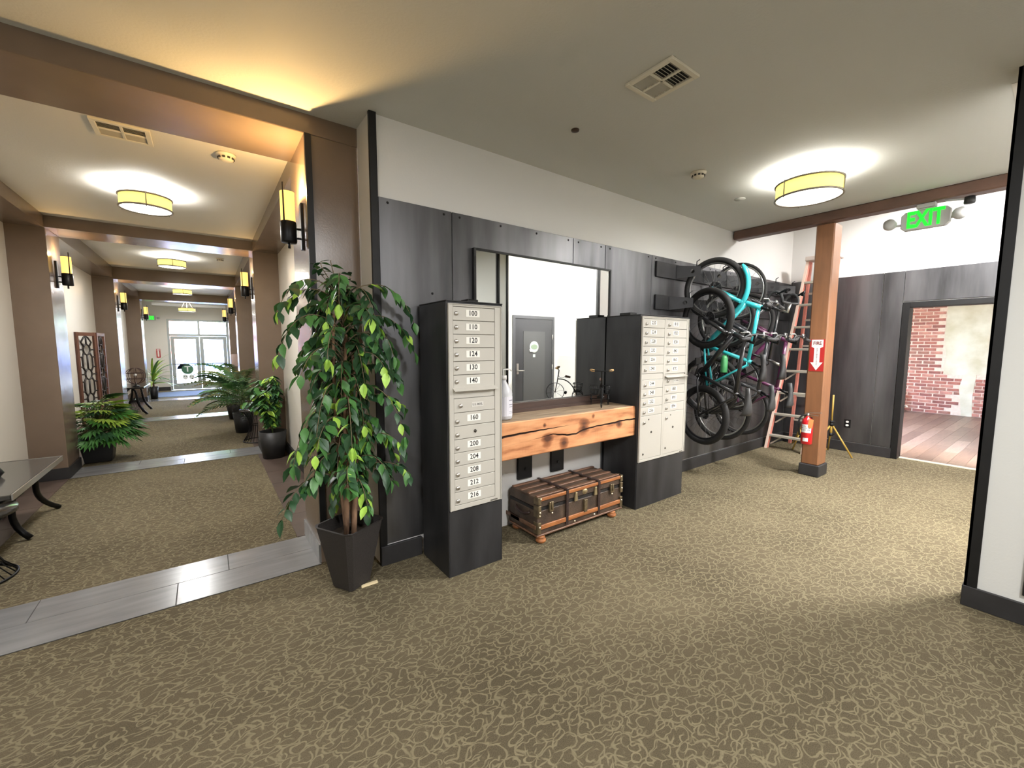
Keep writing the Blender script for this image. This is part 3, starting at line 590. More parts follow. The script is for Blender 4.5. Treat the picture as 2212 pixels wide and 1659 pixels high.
for s in (-.05, .05):
    for z in (.10, .14, .175): b.torus(T3(.215, s, z), (0, 0, 1), .036 + (z - .1) * .12, .0025, 18, 5)
    for k in range(8):
        t = k * math.pi / 4; c = T3(.215, s, 0); e = Vector((math.cos(t), math.sin(t), 0)); b.tube([c + e * .036 + Vector((0, 0, .1)), c + e * .045 + Vector((0, 0, .175))], .002, 4)
b.build('wire_basket', IRON, tq)

# ---------------------------------------------------------------- travel trunk
tk = thing('travel_trunk', (2.44, 2.52, 0), 'old brown travel trunk with wooden slats and brass fittings on the carpet under the shelf', 'trunk')
TRK = M('worn_brown_canvas', (84, 68, 54), .6, var=.4, vscale=9, bump=.25, bscale=80, col2=(54, 42, 34))
SLAT = M('worn_oak_slat', (176, 112, 62), .5, var=.3, vscale=10, stretch=(.5, 6, 6), col2=(124, 74, 42))
BRASS = M('aged_brass', (176, 158, 122), .4, .7); LEATH = M('dark_leather_strap', (48, 33, 29), .55, var=.3, vscale=40); TIN = M('tarnished_tin', (112, 98, 74), .5, .5, var=.3, vscale=30)
x0, x1, y0, y1, zb, zl, zt = 1.955, 2.925, 2.335, 2.69, .06, .255, .345
MB().box(x0, x1, y0, y1, zb, zl - .012).build('box', TRK, tk, .004)
MB().box(x0 - .002, x1 + .002, y0 - .002, y1, zl + .012, zt).build('lid', TRK, tk, .01)
MB().box(x0 + .004, x1 - .004, y0 + .004, y1, zl - .012, zl + .012).build('lid_gap_band', M('black_seam_band', (28, 24, 22), .7), tk)
ys = [y0 + .03 + k * (y1 - y0 - .06) / 3 for k in range(4)]
for y in ys: MB().box(x0 + .01, x1 - .01, y - .016, y + .016, zt, zt + .012).build('slat', M('dark_oak_slat', (104, 74, 54), .45, var=.3, vscale=10, stretch=(.5, 6, 6)), tk, .003)
MB().box(x0 + .02, x1 - .02, y0 - .014, y0, .10, .135).build('slat', SLAT, tk, .003)
MB().box(x0 + .02, x1 - .02, y0 - .013, y0 - .002, zt - .022, zt + .006).build('slat', SLAT, tk, .003)
for y in ys[:3:2]: MB().box(x0 - .012, x0, y - .02, y + .3, .10, .132).build('slat', M('dark_oak_slat', (112, 76, 52), .5), tk, .003)
for x in (x0 + .30, x1 - .30):
    MB().box(x - .013, x + .013, y0 - .016, y0 - .004, .075, zt + .006).box(x - .013, x + .013, y0 - .016, y1, zt + .012, zt + .017).build('strap', LEATH, tk)
for x in (x0, x1):
    for z0_, z1_ in ((.07, .16), (.2, .29), (.30, .356)):
        sx = 1 if x == x0 else -1
        MB().box(min(x - .004 * sx, x + .026 * sx), max(x - .004 * sx, x + .026 * sx), y0 - .017, y0 - .003, z0_, z1_).box(min(x - .006 * sx, x + .003 * sx), max(x - .006 * sx, x + .003 * sx), y0 - .017, y0 + .04, z0_, z1_).build('corner_iron', TIN, tk, .002)
for x, z in ((x0 + .01, .215), (x0 + .012, .24), (x0 + .01, .125), (x0 + .135, .212), (x1 - .14, .215), (x1 - .01, .24), (x1 - .01, .13), (x0 + .38, .085), (x1 - .36, .085), (x0 + .02, .345), (x1 - .02, .345)):
    MB().lathe([(0, .008), (.005, .006), (.0075, 0)], 10, (x, y0 - .018, z), Matrix.Rotation(R(90), 4, 'X')).build('stud', M('pale_stud', (222, 210, 182), .4, .5), tk)
for x in (x0 + .13, x1 - .135): MB().box(x - .022, x + .022, y0 - .02, y0 - .002, .225, .30).tube([(x, y0 - .022, .24), (x, y0 - .022, .30)], .007, 8).build('latch', TIN, tk, .003)
for x in (x0 + .40, x0 + .63): MB().prism([(-.018, 0), (.018, 0), (.010, .07), (-.010, .07)], frame_mat((x, y0 - .002, .245), XD, ZD), .014).build('hasp', BRASS, tk, .002)
MB().lathe([(0, .014), (.016, .014), (.022, .004), (.03, 0)], 18, (x0 + .51, y0 - .002, .305), Matrix.Rotation(R(90), 4, 'X')).build('lock_plate', BRASS, tk)
MB().box(x0 + .49, x0 + .525, y0 - .02, y0 - .002, .13, .235).build('centre_clasp', TIN, tk, .002)
MB().tube(bez((x0 - .004, 2.42, .22), (x0 - .03, 2.44, .19), (x0 - .03, 2.56, .19), (x0 - .004, 2.6, .22)), .011, 8).build('side_handle', LEATH, tk)
MB().box(x0 - .01, x1 + .01, y0 - .01, y1, .046, .06).build('base_rail', M('dark_oak_slat', (112, 76, 52), .5), tk, .003)
for x, y in ((x0 + .035, y0 - .002), (x1 - .12, y0 + .0), (x0 + .04, y1 - .05), (x1 - .04, y1 - .05)):
    MB().lathe([(0, 0), (.026, 0), (.04, .012), (.04, .028), (.022, .038), (.034, .046), (0, .046)], 16, (x, y, 0)).build('bun_foot', SLAT, tk)

# ---------------------------------------------------------------- bicycles on the wall rack
rk = thing('bike_rack', (5.6, 2.69, 1.9), 'black steel wall rack with two rails and hooked plates holding the bicycles', 'rack')
RKM = M('black_rack_steel', (46, 46, 48), .4, .4, var=.2, vscale=8)
MB().box(3.86, 7.30, 2.690, 2.713, 2.225, 2.385).build('rail', RKM, rk, .003); MB().box(3.86, 7.30, 2.690, 2.713, 1.885, 2.04).build('rail', RKM, rk, .003)
def bracket_plate(x, zc):
    b = MB(); mt = frame_mat((x, 2.69, zc), (.55, -.835, 0), (0, 0, 1)); ol = [(0, .07), (.24, .05), (.24, -.05), (0, -.07)]
    hole = [(.16 + .022 * math.cos(t), .022 * math.sin(t)) for t in (2 * math.pi * i / 12 for i in range(12))]
    n = len(b.v)
    for zz in (0, .006):
        b.add([mt @ Vector((p[0], p[1], zz)) for p in ol]); b.add([mt @ Vector((p[0], p[1], zz)) for p in hole])
    def ring(o): return [o + k for k in range(4)], [o + 4 + k for k in range(12)]
    for o in (n, n + 16):
        a, h = ring(o)
        # quads between the outline corners and the hole
        cor = [1, 0, 3, 2]
        for c in range(4):
            ks = [h[(c * 3 + k) % 12] for k in range(4)]
            b.face([a[cor[c]]] + ks)
            b.face([a[cor[c]], h[(c * 3 + 3) % 12], a[cor[(c + 1) % 4]]])
    for k in range(4): b.face([n + k, n + (k + 1) % 4, n + 16 + (k + 1) % 4, n + 16 + k])
    for k in range(12): b.face([n + 4 + k, n + 4 + (k + 1) % 12, n + 20 + (k + 1) % 12, n + 20 + k])
    p = b.build('hook_plate', RKM, rk)
    MB().tube([mt @ Vector((.2, .05, .003)), mt @ Vector((.2, .10, .003)), mt @ Vector((.23, .12, .003))], .006, 6).build('hook', RKM, p)
for x in (4.22, 4.78, 5.32, 5.75, 6.2, 6.75): bracket_plate(x, 2.305)
for x in (4.1, 4.6, 5.1, 5.6): bracket_plate(x, 1.96)

def bicycle(x, zr, label, fcol, tyre=.026, drop=False, seatc=None, rimc=(70, 70, 72), forkc=None, yw=2.36, lean=0, bw=.34, yaw=0):
    """Hung front wheel up: forward = +Z, up = -Y, lateral = +X."""
    bk = thing('bicycle', (x, yw, zr), label, 'bicycle', 'bicycles hung on the wall rack')
    th = R(yaw); DU = Vector((math.sin(th), -math.cos(th), 0)); LAT = Vector((math.cos(th), math.sin(th), 0)); UZ = Vector((0, 0, 1))
    def P(f, u, l=0): return Vector((x, yw, zr)) + DU * u + LAT * l + UZ * f
    FR = M('bike_paint_%d_%d_%d' % fcol, fcol, .28, coat=.4); FK = M('bike_paint_%d_%d_%d' % forkc, forkc, .28, coat=.4) if forkc else FR
    Rw = .322; RIM = M('rim_%d_%d_%d' % rimc, rimc, .3, .8)
    for f in (0, 1.035):
        c = P(f, 0)
        t = MB().torus(c, LAT, Rw - tyre, tyre, 48, 10).build('wheel', RUBBER, bk)
        MB().torus(c, LAT, Rw - 2 * tyre - .004, .011, 48, 6).build('rim', RIM, t)
        s = MB()
        for k in range(24):
            a = 2 * math.pi * k / 24; sd = .03 if k % 2 else -.03; e = c + (DU * math.cos(a) + UZ * math.sin(a)) * (Rw - 2 * tyre - .01); a2 = a + (.5 if k % 4 < 2 else -.5)
            s.tube([c + LAT * sd + (DU * math.cos(a2) + UZ * math.sin(a2)) * .02, e], .0013, 4, caps=False)
        s.build('spokes', M('dull_spoke', (120, 120, 120), .4, .7), t)
        MB().tube([c - LAT * .05, c + LAT * .05], .018, 10).tube([c + LAT * .03 - LAT * .003, c + LAT * .036], .05 if f == 0 else .07, 16).build('hub', M('hub_metal', (60, 60, 62), .4, .7), t)
        MB().bar(c - DU * .22 + UZ * .13, c - DU * .19 + UZ * .20, .02, .008).build('reflector', M('pale_reflector', (205, 205, 198), .3), t)
    BB, ST, HT, HB = P(.43, -.06), P(.26, .41), P(.80, .47), P(.855, .33)
    rT = .015 if drop else .021
    MB().tube([BB, ST], rT * .9).tube([ST + (BB - ST) * .07, HT + (HB - HT) * .15], rT * .9).tube([BB, HB], rT * 1.25).tube([HT, HB], rT * 1.25, 10)\
        .tube([P(0, 0, .06), P(.38, -.05, .045), BB], rT * .55, 6).tube([P(0, 0, -.06), P(.38, -.05, -.045), BB], rT * .55, 6)\
        .tube([P(0, 0, .06), P(.23, .37, .02), ST + (BB - ST) * .1], rT * .5, 6).tube([P(0, 0, -.06), P(.23, .37, -.02), ST + (BB - ST) * .1], rT * .5, 6)\
        .tube([BB - LAT * .035, BB + LAT * .035], .024, 10).build('frame', FR, bk)
    cr_ = HB + (HB - HT) * .25
    MB().tube([HB, cr_], .02).tube([cr_ - LAT * .06, cr_ + LAT * .06], .016).tube([cr_ - LAT * .06, P(1.035, 0, -.055)], [.017, .012] if drop else [.02, .017]).tube([cr_ + LAT * .06, P(1.035, 0, .055)], [.017, .012] if drop else [.02, .017]).build('fork', FK, bk)
    sd = P(.215, .50); MB().tube([ST, sd], .013).build('seat_post', CHROME if drop else IRON, bk)
    b = MB(); pts = [(.07, .51, .075), (.10, .53, .07), (.18, .53, .045), (.28, .52, .02), (.34, .51, .012)]
    rings = []
    for f, u, wd in pts: rings.append(b.add([P(f, u + h, l * wd) for l, h in ((-1, -.02), (-.6, .012), (0, .018), (.6, .012), (1, -.02), (0, -.03))]))
    for i in range(4):
        for k in range(6): b.face([rings[i] + k, rings[i] + (k + 1) % 6, rings[i + 1] + (k + 1) % 6, rings[i + 1] + k], 0, True)
    b.face([rings[0] + k for k in range(6)]); b.face([rings[-1] + k for k in range(6)]); b.build('saddle', M('black_saddle_vinyl' if not seatc else 'grey_saddle_vinyl', seatc or (36, 35, 35), .5), bk)
    ck = MB().tube([BB - LAT * .07, BB + LAT * .065], .009).tube([BB + LAT * .045, BB + LAT * .05], .085, 24).tube([BB - LAT * .07, BB - LAT * .07 + (DU * .06 + UZ * .155)], .010).tube([BB + LAT * .065, BB + LAT * .065 - (DU * .06 + UZ * .155)], .010).build('crankset', M('crank_metal', (74, 74, 76), .35, .7), bk)
    for sg in (-1, 1): c = BB + LAT * .105 * sg + (DU * .06 + UZ * .155) * (-sg); MB().box(c.x - .045, c.x + .045, c.y - .012, c.y + .012, c.z - .035, c.z + .035).build('pedal', RUBBER, ck, .004)
    MB().tube([BB + LAT * .047 + DU * .084, P(.02, .045, .033)], .004, 5).tube([BB + LAT * .047 + DU * -.084, P(.02, -.045, .033)], .004, 5).build('chain', M('chain_metal', (66, 62, 58), .5, .6), ck)
    if drop:
        hb = P(.84, .54); MB().tube([HT, P(.775, .53), P(.86, .55)], .014).build('stem', CHROME, bk)
        for sg in (-1, 1):
            h = MB().tube([P(.86, .55)] + [P(.865, .55, sg * .17)] + bez(P(.87, .55, sg * .20), P(1.0, .56, sg * .21), P(1.02, .43, sg * .21), P(.86, .41, sg * .21), 10) + [P(.78, .41, sg * .21)], .013, 8).build('drop_bar', M('black_bar_tape', (30, 30, 31), .7), bk)
            MB().tube([P(.95, .58, sg * .21), P(.99, .60, sg * .21), P(.94, .50, sg * .225)], [.016, .014, .006], 8).build('brake_lever', IRON, h)
    else:
        MB().tube([HT, P(.77, .54), P(.85, .56)], .016).build('stem', IRON, bk)
        h = MB().tube([P(.80, .585, -bw), P(.84, .575, -.12), P(.85, .56, 0), P(.84, .575, .12), P(.80, .585, bw)], .012, 8).build('handlebar', IRON, bk)
        for sg in (-1, 1):
            MB().tube([P(.80, .585, sg * (bw + .005)), P(.812, .582, sg * (bw - .12))], .017, 10).build('grip', RUBBER, h)
            MB().tube([P(.825, .578, sg * (bw - .15)), P(.87, .56, sg * (bw - .13)), P(.865, .55, sg * (bw - .04))], [.014, .009, .006], 8).build('brake_lever', M('pale_lever', (150, 150, 146), .35, .8), h)
    return bk
TURQ = (62, 196, 204)
bA = bicycle(4.40, 1.075, 'turquoise framed bicycle hung high on the wall rack, front wheel up', TURQ, .028, forkc=TURQ, rimc=(150, 150, 150), bw=.245, yaw=5)
fbm = MB().tube([Vector((4.40, 2.36 - math.cos(t) * .352, 2.11 + math.sin(t) * .352)) for t in (R(-62 + i * 7) for i in range(15))], [.012] + [.024] * 13 + [.012], 8)
fbm.build('fender', M('bike_paint_%d_%d_%d' % TURQ, TURQ, .28), bA)
MB().lathe([(0, 0), (.033, 0), (.035, .01), (.035, .15), (.02, .18), (0, .18)], 14, (4.38, 2.20, 1.22)).build('bottle', M('translucent_green_plastic', (70, 150, 90), .3), bA)
bicycle(4.29, .755, 'black mountain bicycle hung lowest and nearest the mailboxes, fat black tyres', (34, 34, 36), .031, seatc=(50, 50, 50), bw=.235, yaw=-12)
bicycle(4.68, .755, 'dark grey bicycle with silver rims hung low between the turquoise and purple ones', (52, 52, 56), .024, rimc=(200, 200, 196), seatc=(62, 62, 62), bw=.235)
bicycle(4.90, 1.075, 'black road bicycle with dropped handlebars hung high near the ladder', (30, 30, 33), .016, drop=True, rimc=(196, 196, 192))
bicycle(5.14, .755, 'purple bicycle with a flat handlebar hung low and nearest the ladder', (92, 40, 76), .022, rimc=(150, 150, 148), seatc=(62, 62, 62), bw=.235)

# ---------------------------------------------------------------- ladder
ld = thing('step_ladder', (6.95, 2.32, 0), 'tall salmon coloured fibreglass step ladder standing behind the timber post', 'ladder')
HT_ = 2.70; xb_, xt_ = 6.62, 6.98; yL0, yR0, yL1, yR1 = 2.64, 2.17, 2.375, 2.03
def rail(sg, s): t = s; return Vector((xb_ + (xt_ - xb_) * t, (yL0 + (yL1 - yL0) * t) if sg else (yR0 + (yR1 - yR0) * t), HT_ * t))
for sg in (1, 0): MB().bar(rail(sg, 0), rail(sg, 1), .03, .075, (1, 0, .2)).build('side_rail', LADDER, ld, .003)
for sg in (1, 0): MB().bar(rail(sg, 0) - Vector((.04, 0, 0)), rail(sg, 1) - Vector((.04, 0, 0)), .034, .006, (1, 0, .2)).build('rail_edge', M('pale_fibreglass', (232, 206, 190), .55), ld)  # paler strip along the front edge of each rail
for k in range(8):
    s = (k + .62) / 8.6; a, b_ = rail(1, s), rail(0, s)
    st = MB().bar(a + Vector((0, -.01, 0)), b_ + Vector((0, .01, 0)), .085, .032, (0, 0, 1)).build('step', ALU, ld, .004)
    if k < 4: MB().bar(a + Vector((.0, -.02, -.13)), a + Vector((.0, -.16, -.015)), .02, .006, (1, 0, 0)).build('brace', ALU, st)
yk0, yk1 = 2.46, 2.26
for y, yt in ((yk0 + .1, 2.375), (yk1, 2.10)): MB().bar((7.24, y, 0), (xt_ + .07, yt, HT_), .03, .05, (1, 0, 0)).build('rear_rail', LADDER, ld)
for k in range(1, 7): s = k / 7.2; MB().bar((7.24 - .19 * s, yk0 + .1 + (2.375 - yk0 - .1) * s, HT_ * s), (7.24 - .19 * s, yk1, HT_ * s), .012, .03, (0, 0, 1)).build('rear_brace', ALU, ld)
MB().box(6.90, 7.10, 2.0, 2.40, HT_ - .01, HT_ + .055).build('top_cap', M('grey_top_cap', (196, 184, 176), .5), ld, .01)
# yellow tripod stands
def stand(x, y, label, h, legs):
    t = thing('tripod_stand', (x, y, 0), label, 'stand', 'yellow tripod stands behind the post')
    MB().tube([(x, y, .25), (x, y, h * .55)], .016, 10).tube([(x, y, h * .5), (x, y, h)], .011, 10).build('pole', YELLOW, t)
    for z in (.28, .42, h * .55): MB().tube([(x, y, z - .02), (x, y, z + .02)], .024, 10).tube([(x, y, z), (x + .03, y - .03, z)], .007, 6).build('clamp', BLACK, t)
    for a in legs: e = Vector((math.cos(a), math.sin(a), 0)); MB().tube([Vector((x, y, .40)) + e * .02, Vector((x, y, .012)) + e * .27], .011, 8).build('leg', YELLOW, t)
stand(6.92, 1.955, 'yellow tripod stand visible at the right of the timber post', .83, (R(-100), R(20), R(140)))
stand(7.02, 2.30, 'yellow tripod stand seen between the steps of the ladder', .98, (R(170), R(50), R(290)))

# ---------------------------------------------------------------- extinguisher, fire sign, outlet
fx = thing('fire_extinguisher', (5.47, 1.765, .38), 'red fire extinguisher with orange tag hung on the timber post', 'fire extinguisher')
ex, ey, ez = 5.485, 1.775, .385
MB().lathe([(0, 0), (.05, 0), (.056, .008), (.056, .245), (.045, .285), (.02, .305), (.018, .32), (0, .32)], 24, (ex, ey, ez)).build('cylinder', RED, fx)
lb = MB()
for z0_, z1_, m_ in ((.135, .23, 0), (.035, .075, 0)):
    for i in range(8):
        a0, a1 = R(135 + i * 13), R(135 + (i + 1) * 13)
        if m_ == 0 and z0_ < .1 and not 2 <= i <= 5: continue
        k = lb.add([(ex + .0568 * math.cos(t), ey + .0568 * math.sin(t), ez + z) for t, z in ((a0, z0_), (a1, z0_), (a1, z1_), (a0, z1_))]); lb.face([k, k + 1, k + 2, k + 3], 0)
        if z0_ > .1:
            for z in (.16, .185, .205):
                if (i + int(z * 200)) % 3: k = lb.add([(ex + .0574 * math.cos(t), ey + .0574 * math.sin(t), ez + zz) for t, zz in ((a0 + .05, z), (a1 - .06, z), (a1 - .06, z + .009), (a0 + .05, z + .009))]); lb.face([k, k + 1, k + 2, k + 3], 1)
lb.build('label', [WHITEP, M('blue_grey_print', (90, 96, 120), .6)], fx)
MB().tube([(ex, ey, ez + .315), (ex, ey, ez + .35)], .016).bar((ex, ey + .03, ez + .352), (ex, ey - .13, ez + .372), .018, .006).bar((ex, ey + .03, ez + .34), (ex, ey - .10, ez + .335), .016, .005).build('valve_handle', CHROME, fx)
MB().tube(bez((ex, ey + .02, ez + .33), (ex - .02, ey + .10, ez + .33), (ex - .01, ey + .085, ez + .2), (ex - .005, ey + .07, ez + .09)), .010, 8).build('hose', RUBBER, fx)
MB().prism([(0, 0), (.045, -.01), (.035, -.11), (-.012, -.10)], frame_mat((ex - .05, ey - .03, ez + .30), (0, -1, 0), (0, 0, 1)), .002).build('tag', M('orange_tag', (240, 160, 96), .6), fx)
MB().box(ex + .05, 5.566, ey - .02, ey + .02, ez + .15, ez + .3).build('wall_hook', BLACK, fx)
fs = MB(); y0, z0 = 1.755, 1.225
fs.box(5.561, 5.5645, 1.685, 1.825, 1.215, 1.575, 0)
arrow = [(-.055, .345), (.055, .345), (.055, .265), (.028, .25), (.028, .09), (.06, .09), (0, .0), (-.06, .09), (-.028, .09), (-.028, .25), (-.055, .265)]
fs.prism([(a, b_ ) for a, b_ in arrow], frame_mat((5.561, y0, z0), (0, -1, 0), (0, 0, 1)), .001, 1)
fs.mesh(textmesh('FIRE'), frame_mat((5.5592, y0, z0 + .305), (0, -1, 0), (0, 0, 1), .045, .052), 2)
for i, ch in enumerate('EXTINGUISHER'): fs.mesh(textmesh(ch), frame_mat((5.5592, y0, z0 + .245 - i * .0165), (0, -1, 0), (0, 0, 1), .016, .016), 2)
tag(fs.build('fire_sign', [REDS, WHITEP, M('dark_red_print', (110, 24, 24), .6)]), 'red and white FIRE EXTINGUISHER arrow sign on the timber post', 'sign')
ot = MB().box(7.332, 7.338, 1.85, 1.925, .34, .455, 0)
for z in (.373, .422): ot.prism([(.019 * math.cos(t), .015 * math.sin(t)) for t in (2 * math.pi * i / 14 for i in range(14))], frame_mat((7.332, 1.888, z), (0, -1, 0), (0, 0, 1)), .002, 1)
tag(ot.build('wall_outlet', [BLACK, WHITEP]), 'double electrical outlet with black cover plate low on the end wall', 'outlet')
# ---------------------------------------------------------------- exit signs and the small spotlight
GREYP = M('grey_white_plastic', (168, 168, 166), .5)
et = thing('exit_sign', (5.55, .96, 2.60), 'green lit EXIT sign with two lamp heads under the timber beam', 'exit sign')
ol = [(-.17, .03), (-.14, 0), (.14, 0), (.17, .03), (.17, .145), (.14, .175), (-.14, .175), (-.17, .145)]
MB().prism(ol, frame_mat((5.56, .955, 2.605), (0, -1, 0), (0, 0, 1)), .05).build('housing', GREYP, et, .006)
MB().mesh(textmesh('EXIT', .035), frame_mat((5.505, .955, 2.693), (0, -1, 0), (0, 0, 1), .125, .205), 0).build('lettering', GREENL, et)
MB().box(5.50, 5.59, .89, 1.02, 2.795, 2.834).box(5.51, 5.58, .90, 1.01, 2.78, 2.795).build('canopy', GREYP, et, .004)
for sg in (1, -1):
    h = MB().lathe([(0, 0), (.045, 0), (.052, .02), (.045, .06), (.02, .075), (0, .075)], 18, (5.47, .955 + sg * .235, 2.665), Matrix.Rotation(R(-70), 4, 'Y')).tube([(5.535, .955 + sg * .16, 2.67), (5.52, .955 + sg * .235, 2.67)], .012).build('lamp_head', GREYP, et)
sp = thing('spotlight', (5.50, .70, 2.76), 'small black spotlight on a pale arm under the timber beam beside the EXIT sign', 'spotlight')
MB().bar((5.53, .83, 2.825), (5.50, .70, 2.80), .03, .012).build('arm', GREYP, sp); MB().lathe([(0, 0), (.034, 0), (.038, .012), (.034, .06), (0, .06)], 16, (5.50, .675, 2.755)).build('lamp', BLACK, sp)
# ---------------------------------------------------------------- ceiling fixtures
def drum_light(x, y, zc, label, r, h=.115, drop=.085, power=14, estr=1, pend=False):
    t = thing('ceiling_light', (x, y, zc - drop - h), label, 'ceiling light', 'drum ceiling lights'); dn_ = power * (.7 if x > 1 else 1.15)
    zt = zc - drop; zb = zt - h
    MB().lathe([(0, 0), (.085, 0), (.085, -.012), (.03, -.022), (0, -.022)], 24, (x, y, zc)).build('canopy', CHROME, t)
    sh = MB().lathe([(r, zb - zt), (r, 0), (r - .004, 0), (r - .004, zb - zt), (r, zb - zt)], 48, (x, y, zt)).build('shade', SHADE, t)
    fr = MB().torus((x, y, zt), (0, 0, 1), r + .003, .0085, 48, 6).torus((x, y, zb), (0, 0, 1), r + .003, .0085, 48, 6)
    for k in range(3):
        a = R(35 + 120 * k); e = Vector((math.cos(a), math.sin(a), 0)) * (r + .006)
        fr.tube([Vector((x, y, zb - .014)) + e, Vector((x, y, zt + .01)) + e], .0045, 6)
        fr.tube([Vector((x, y, zt)) + e, Vector((x, y, zt)) + e * .15], .004, 5)
    if pend:
        for k in range(4):
            a = R(45 + 90 * k); e = Vector((math.cos(a), math.sin(a), 0)) * r; fr.tube([Vector((x, y, zt)) + e, Vector((x, y, zc - .03))], .004, 5)
    fr.tube([(x, y, zt), (x, y, zc)], .008, 8).build('frame', M('bronze_grey_metal', (134, 126, 112), .4, .6), t)
    MB().lathe([(0, -.004), (r - .006, -.004), (r - .006, .004), (0, .004)], 48, (x, y, zb + .004)).build('diffuser', DIFF, t)
    if power:
        light('bulb', 'AREA', (x, y, zt - .02), power, (1, .99, .98), r * 1.5, rot=(math.pi, 0, 0))
        light('bulb', 'AREA', (x, y, zb - .01), dn_, (1, .99, .98), r * 1.7)
    return t
drum_light(4.15, 1.45, 2.943, 'drum ceiling light above the carpet before the timber post', .235, power=32)
drum_light(-.36, 5.0, 2.865, 'drum ceiling light nearest in the corridor, behind the ceiling vent', .18, .10, .07, power=44)
drum_light(-.37, 8.87, 2.93, 'middle drum ceiling light in the second corridor bay', .18, .10, .07, power=44)
drum_light(-.38, 12.8, 2.87, 'drum ceiling light furthest along the corridor, below the third beam', .18, .10, .07, power=34)
drum_light(-.39, 15.9, 2.90, 'drum pendant hung on four rods before the glazed doors', .20, .09, .32, power=26, pend=True)
def vent(x0, x1, y0, y1, z, label):
    t = thing('ceiling_vent', ((x0 + x1) / 2, (y0 + y1) / 2, z - .014), label, 'vent', 'ceiling vents')
    xm, ym = (x0 + x1) / 2, (y0 + y1) / 2; f = .028
    MB().box(x0, x1, y0, y0 + f, z - .014, z).box(x0, x1, y1 - f, y1, z - .014, z).box(x0, x0 + f, y0 + f, y1 - f, z - .014, z).box(x1 - f, x1, y0 + f, y1 - f, z - .014, z).box(xm - .008, xm + .008, y0 + f, y1 - f, z - .012, z).box(x0 + f, x1 - f, ym - .007, ym + .007, z - .012, z).build('frame', M('ivory_vent', (222, 216, 198), .5), t, .002)
    MB().box(x0 + f, x1 - f, y0 + f, y1 - f, z - .002, z - .0005).build('throat_shade_sheet', M('vent_throat_shade', (30, 30, 28), .8), t)  # flat sheet just above the slats, shade of the duct put into its colour
    for (a, b_, tilt) in ((y0 + f, ym - .007, 1), (ym + .007, y1 - f, -1)):
        n = int((b_ - a) / .017)
        for k in range(n):
            y = a + (k + .5) * (b_ - a) / n
            MB().mbox(Matrix.Translation((xm, y, z - .006)) @ Matrix.Rotation(R(36 * tilt), 4, 'X'), (x1 - x0) / 2 - f, .0065, .0007).build('slat', M('vent_slat', (168, 164, 150), .5), t)
vent(1.95, 2.205, 1.312, 1.605, 2.943, 'square white ceiling vent in the lobby ceiling')
vent(-.50, -.215, 3.62, 3.88, 2.865, 'ceiling vent in the first corridor bay')
def detector(x, y, z, label, r=.062, name='smoke_detector'):
    t = thing(name, (x, y, z - .05), label, 'smoke detector', 'smoke detectors on the ceilings')
    MB().lathe([(0, 0), (r, 0), (r, -.012), (r * .8, -.018), (r * .72, -.040), (r * .4, -.05), (0, -.05)], 28, (x, y, z)).build('body', M('ivory_plastic', (224, 216, 196), .5), t)
    b = MB()
    for k in range(10): a = k * math.pi / 5; b.mbox(Matrix.Translation((x + math.cos(a) * r * .775, y + math.sin(a) * r * .775, z - .030)) @ Matrix.Rotation(a, 4, 'Z'), .004, r * .13, .006)
    b.build('vent_slots', M('dark_slot', (52, 48, 42), .7), t)
detector(3.40, 2.0, 2.943, 'round smoke detector on the lobby ceiling left of the drum light')
detector(.19, 3.75, 2.865, 'round smoke detector in the first corridor bay')
detector(.27, 8.6, 2.93, 'round smoke detector in the second corridor bay', .055)
tag(MB().lathe([(0, 0), (.028, 0), (.026, -.008), (.012, -.012), (0, -.012)], 16, (2.08, 2.12, 2.943)).build('sprinkler_head', M('bronze_sprinkler', (74, 58, 46), .4, .6)), 'small dark sprinkler cap on the lobby ceiling before the mailboxes', 'sprinkler')
tag(MB().lathe([(0, 0), (.05, 0), (.048, -.007), (0, -.009)], 20, (4.33, 2.10, 2.943)).build('sprinkler_head', CEIL), 'flat pale sprinkler cover on the lobby ceiling near the timber beam', 'sprinkler')
# ---------------------------------------------------------------- sconces
def sconce(x, y, sg, label, power):
    """sg: +1 when the wall faces -X (right side), -1 when it faces +X."""
    t = thing('wall_sconce', (x, y, 2.13), label, 'wall sconce', 'candle sconces on the corridor pilasters')
    d = -sg; xc = x + d * .088
    MB().box(min(x, x + d * .016), max(x, x + d * .016), y - .022, y + .022, 2.13, 2.43).build('back_plate', BLACK, t, .003)
    b = MB()
    for z in (2.20, 2.26): b.tube([(x + d * .01, y, z), (xc, y, z)], .007, 8)
    b.build('arm', BLACK, t)
    MB().lathe([(0, 0), (.044, 0), (.048, .008), (.048, .13), (.044, .135), (0, .135)], 24, (xc, y, 2.165)).tube([(xc, y, 2.13), (xc, y, 2.17)], .008, 8).build('cup', IRON, t)
    MB().lathe([(.043, 0), (.043, .185), (.039, .185), (.039, 0)], 24, (xc, y, 2.30)).build('glass_shade', SCONCE, t)
    MB().tube([(xc + d * .03, y - .045, 2.28), (xc + d * .03, y - .045, 2.53)], .005, 6).build('rod', BLACK, t)
    if power: light('sconce_bulb', 'POINT', (xc, y, 2.50), power, (1, .62, .24), .02)
sconce(.565, 3.12, 1, 'candle wall sconce on the right pilaster nearest the ficus', 40)
sconce(.565, 6.86, 1, 'candle wall sconce on the second right pilaster', 7)
sconce(.565, 10.93, 1, 'candle wall sconce on the third right pilaster', 8)
sconce(.565, 14.66, 1, 'candle wall sconce on the furthest right pilaster', 0)
sconce(-1.31, 6.86, -1, 'candle wall sconce on the left pilaster above the bushy planter', 7)
sconce(-1.31, 10.93, -1, 'candle wall sconce on the left pilaster beyond the lattice screen', 5)
sconce(-1.31, 14.66, -1, 'candle wall sconce on the furthest left pilaster beside the small exit sign', 0)
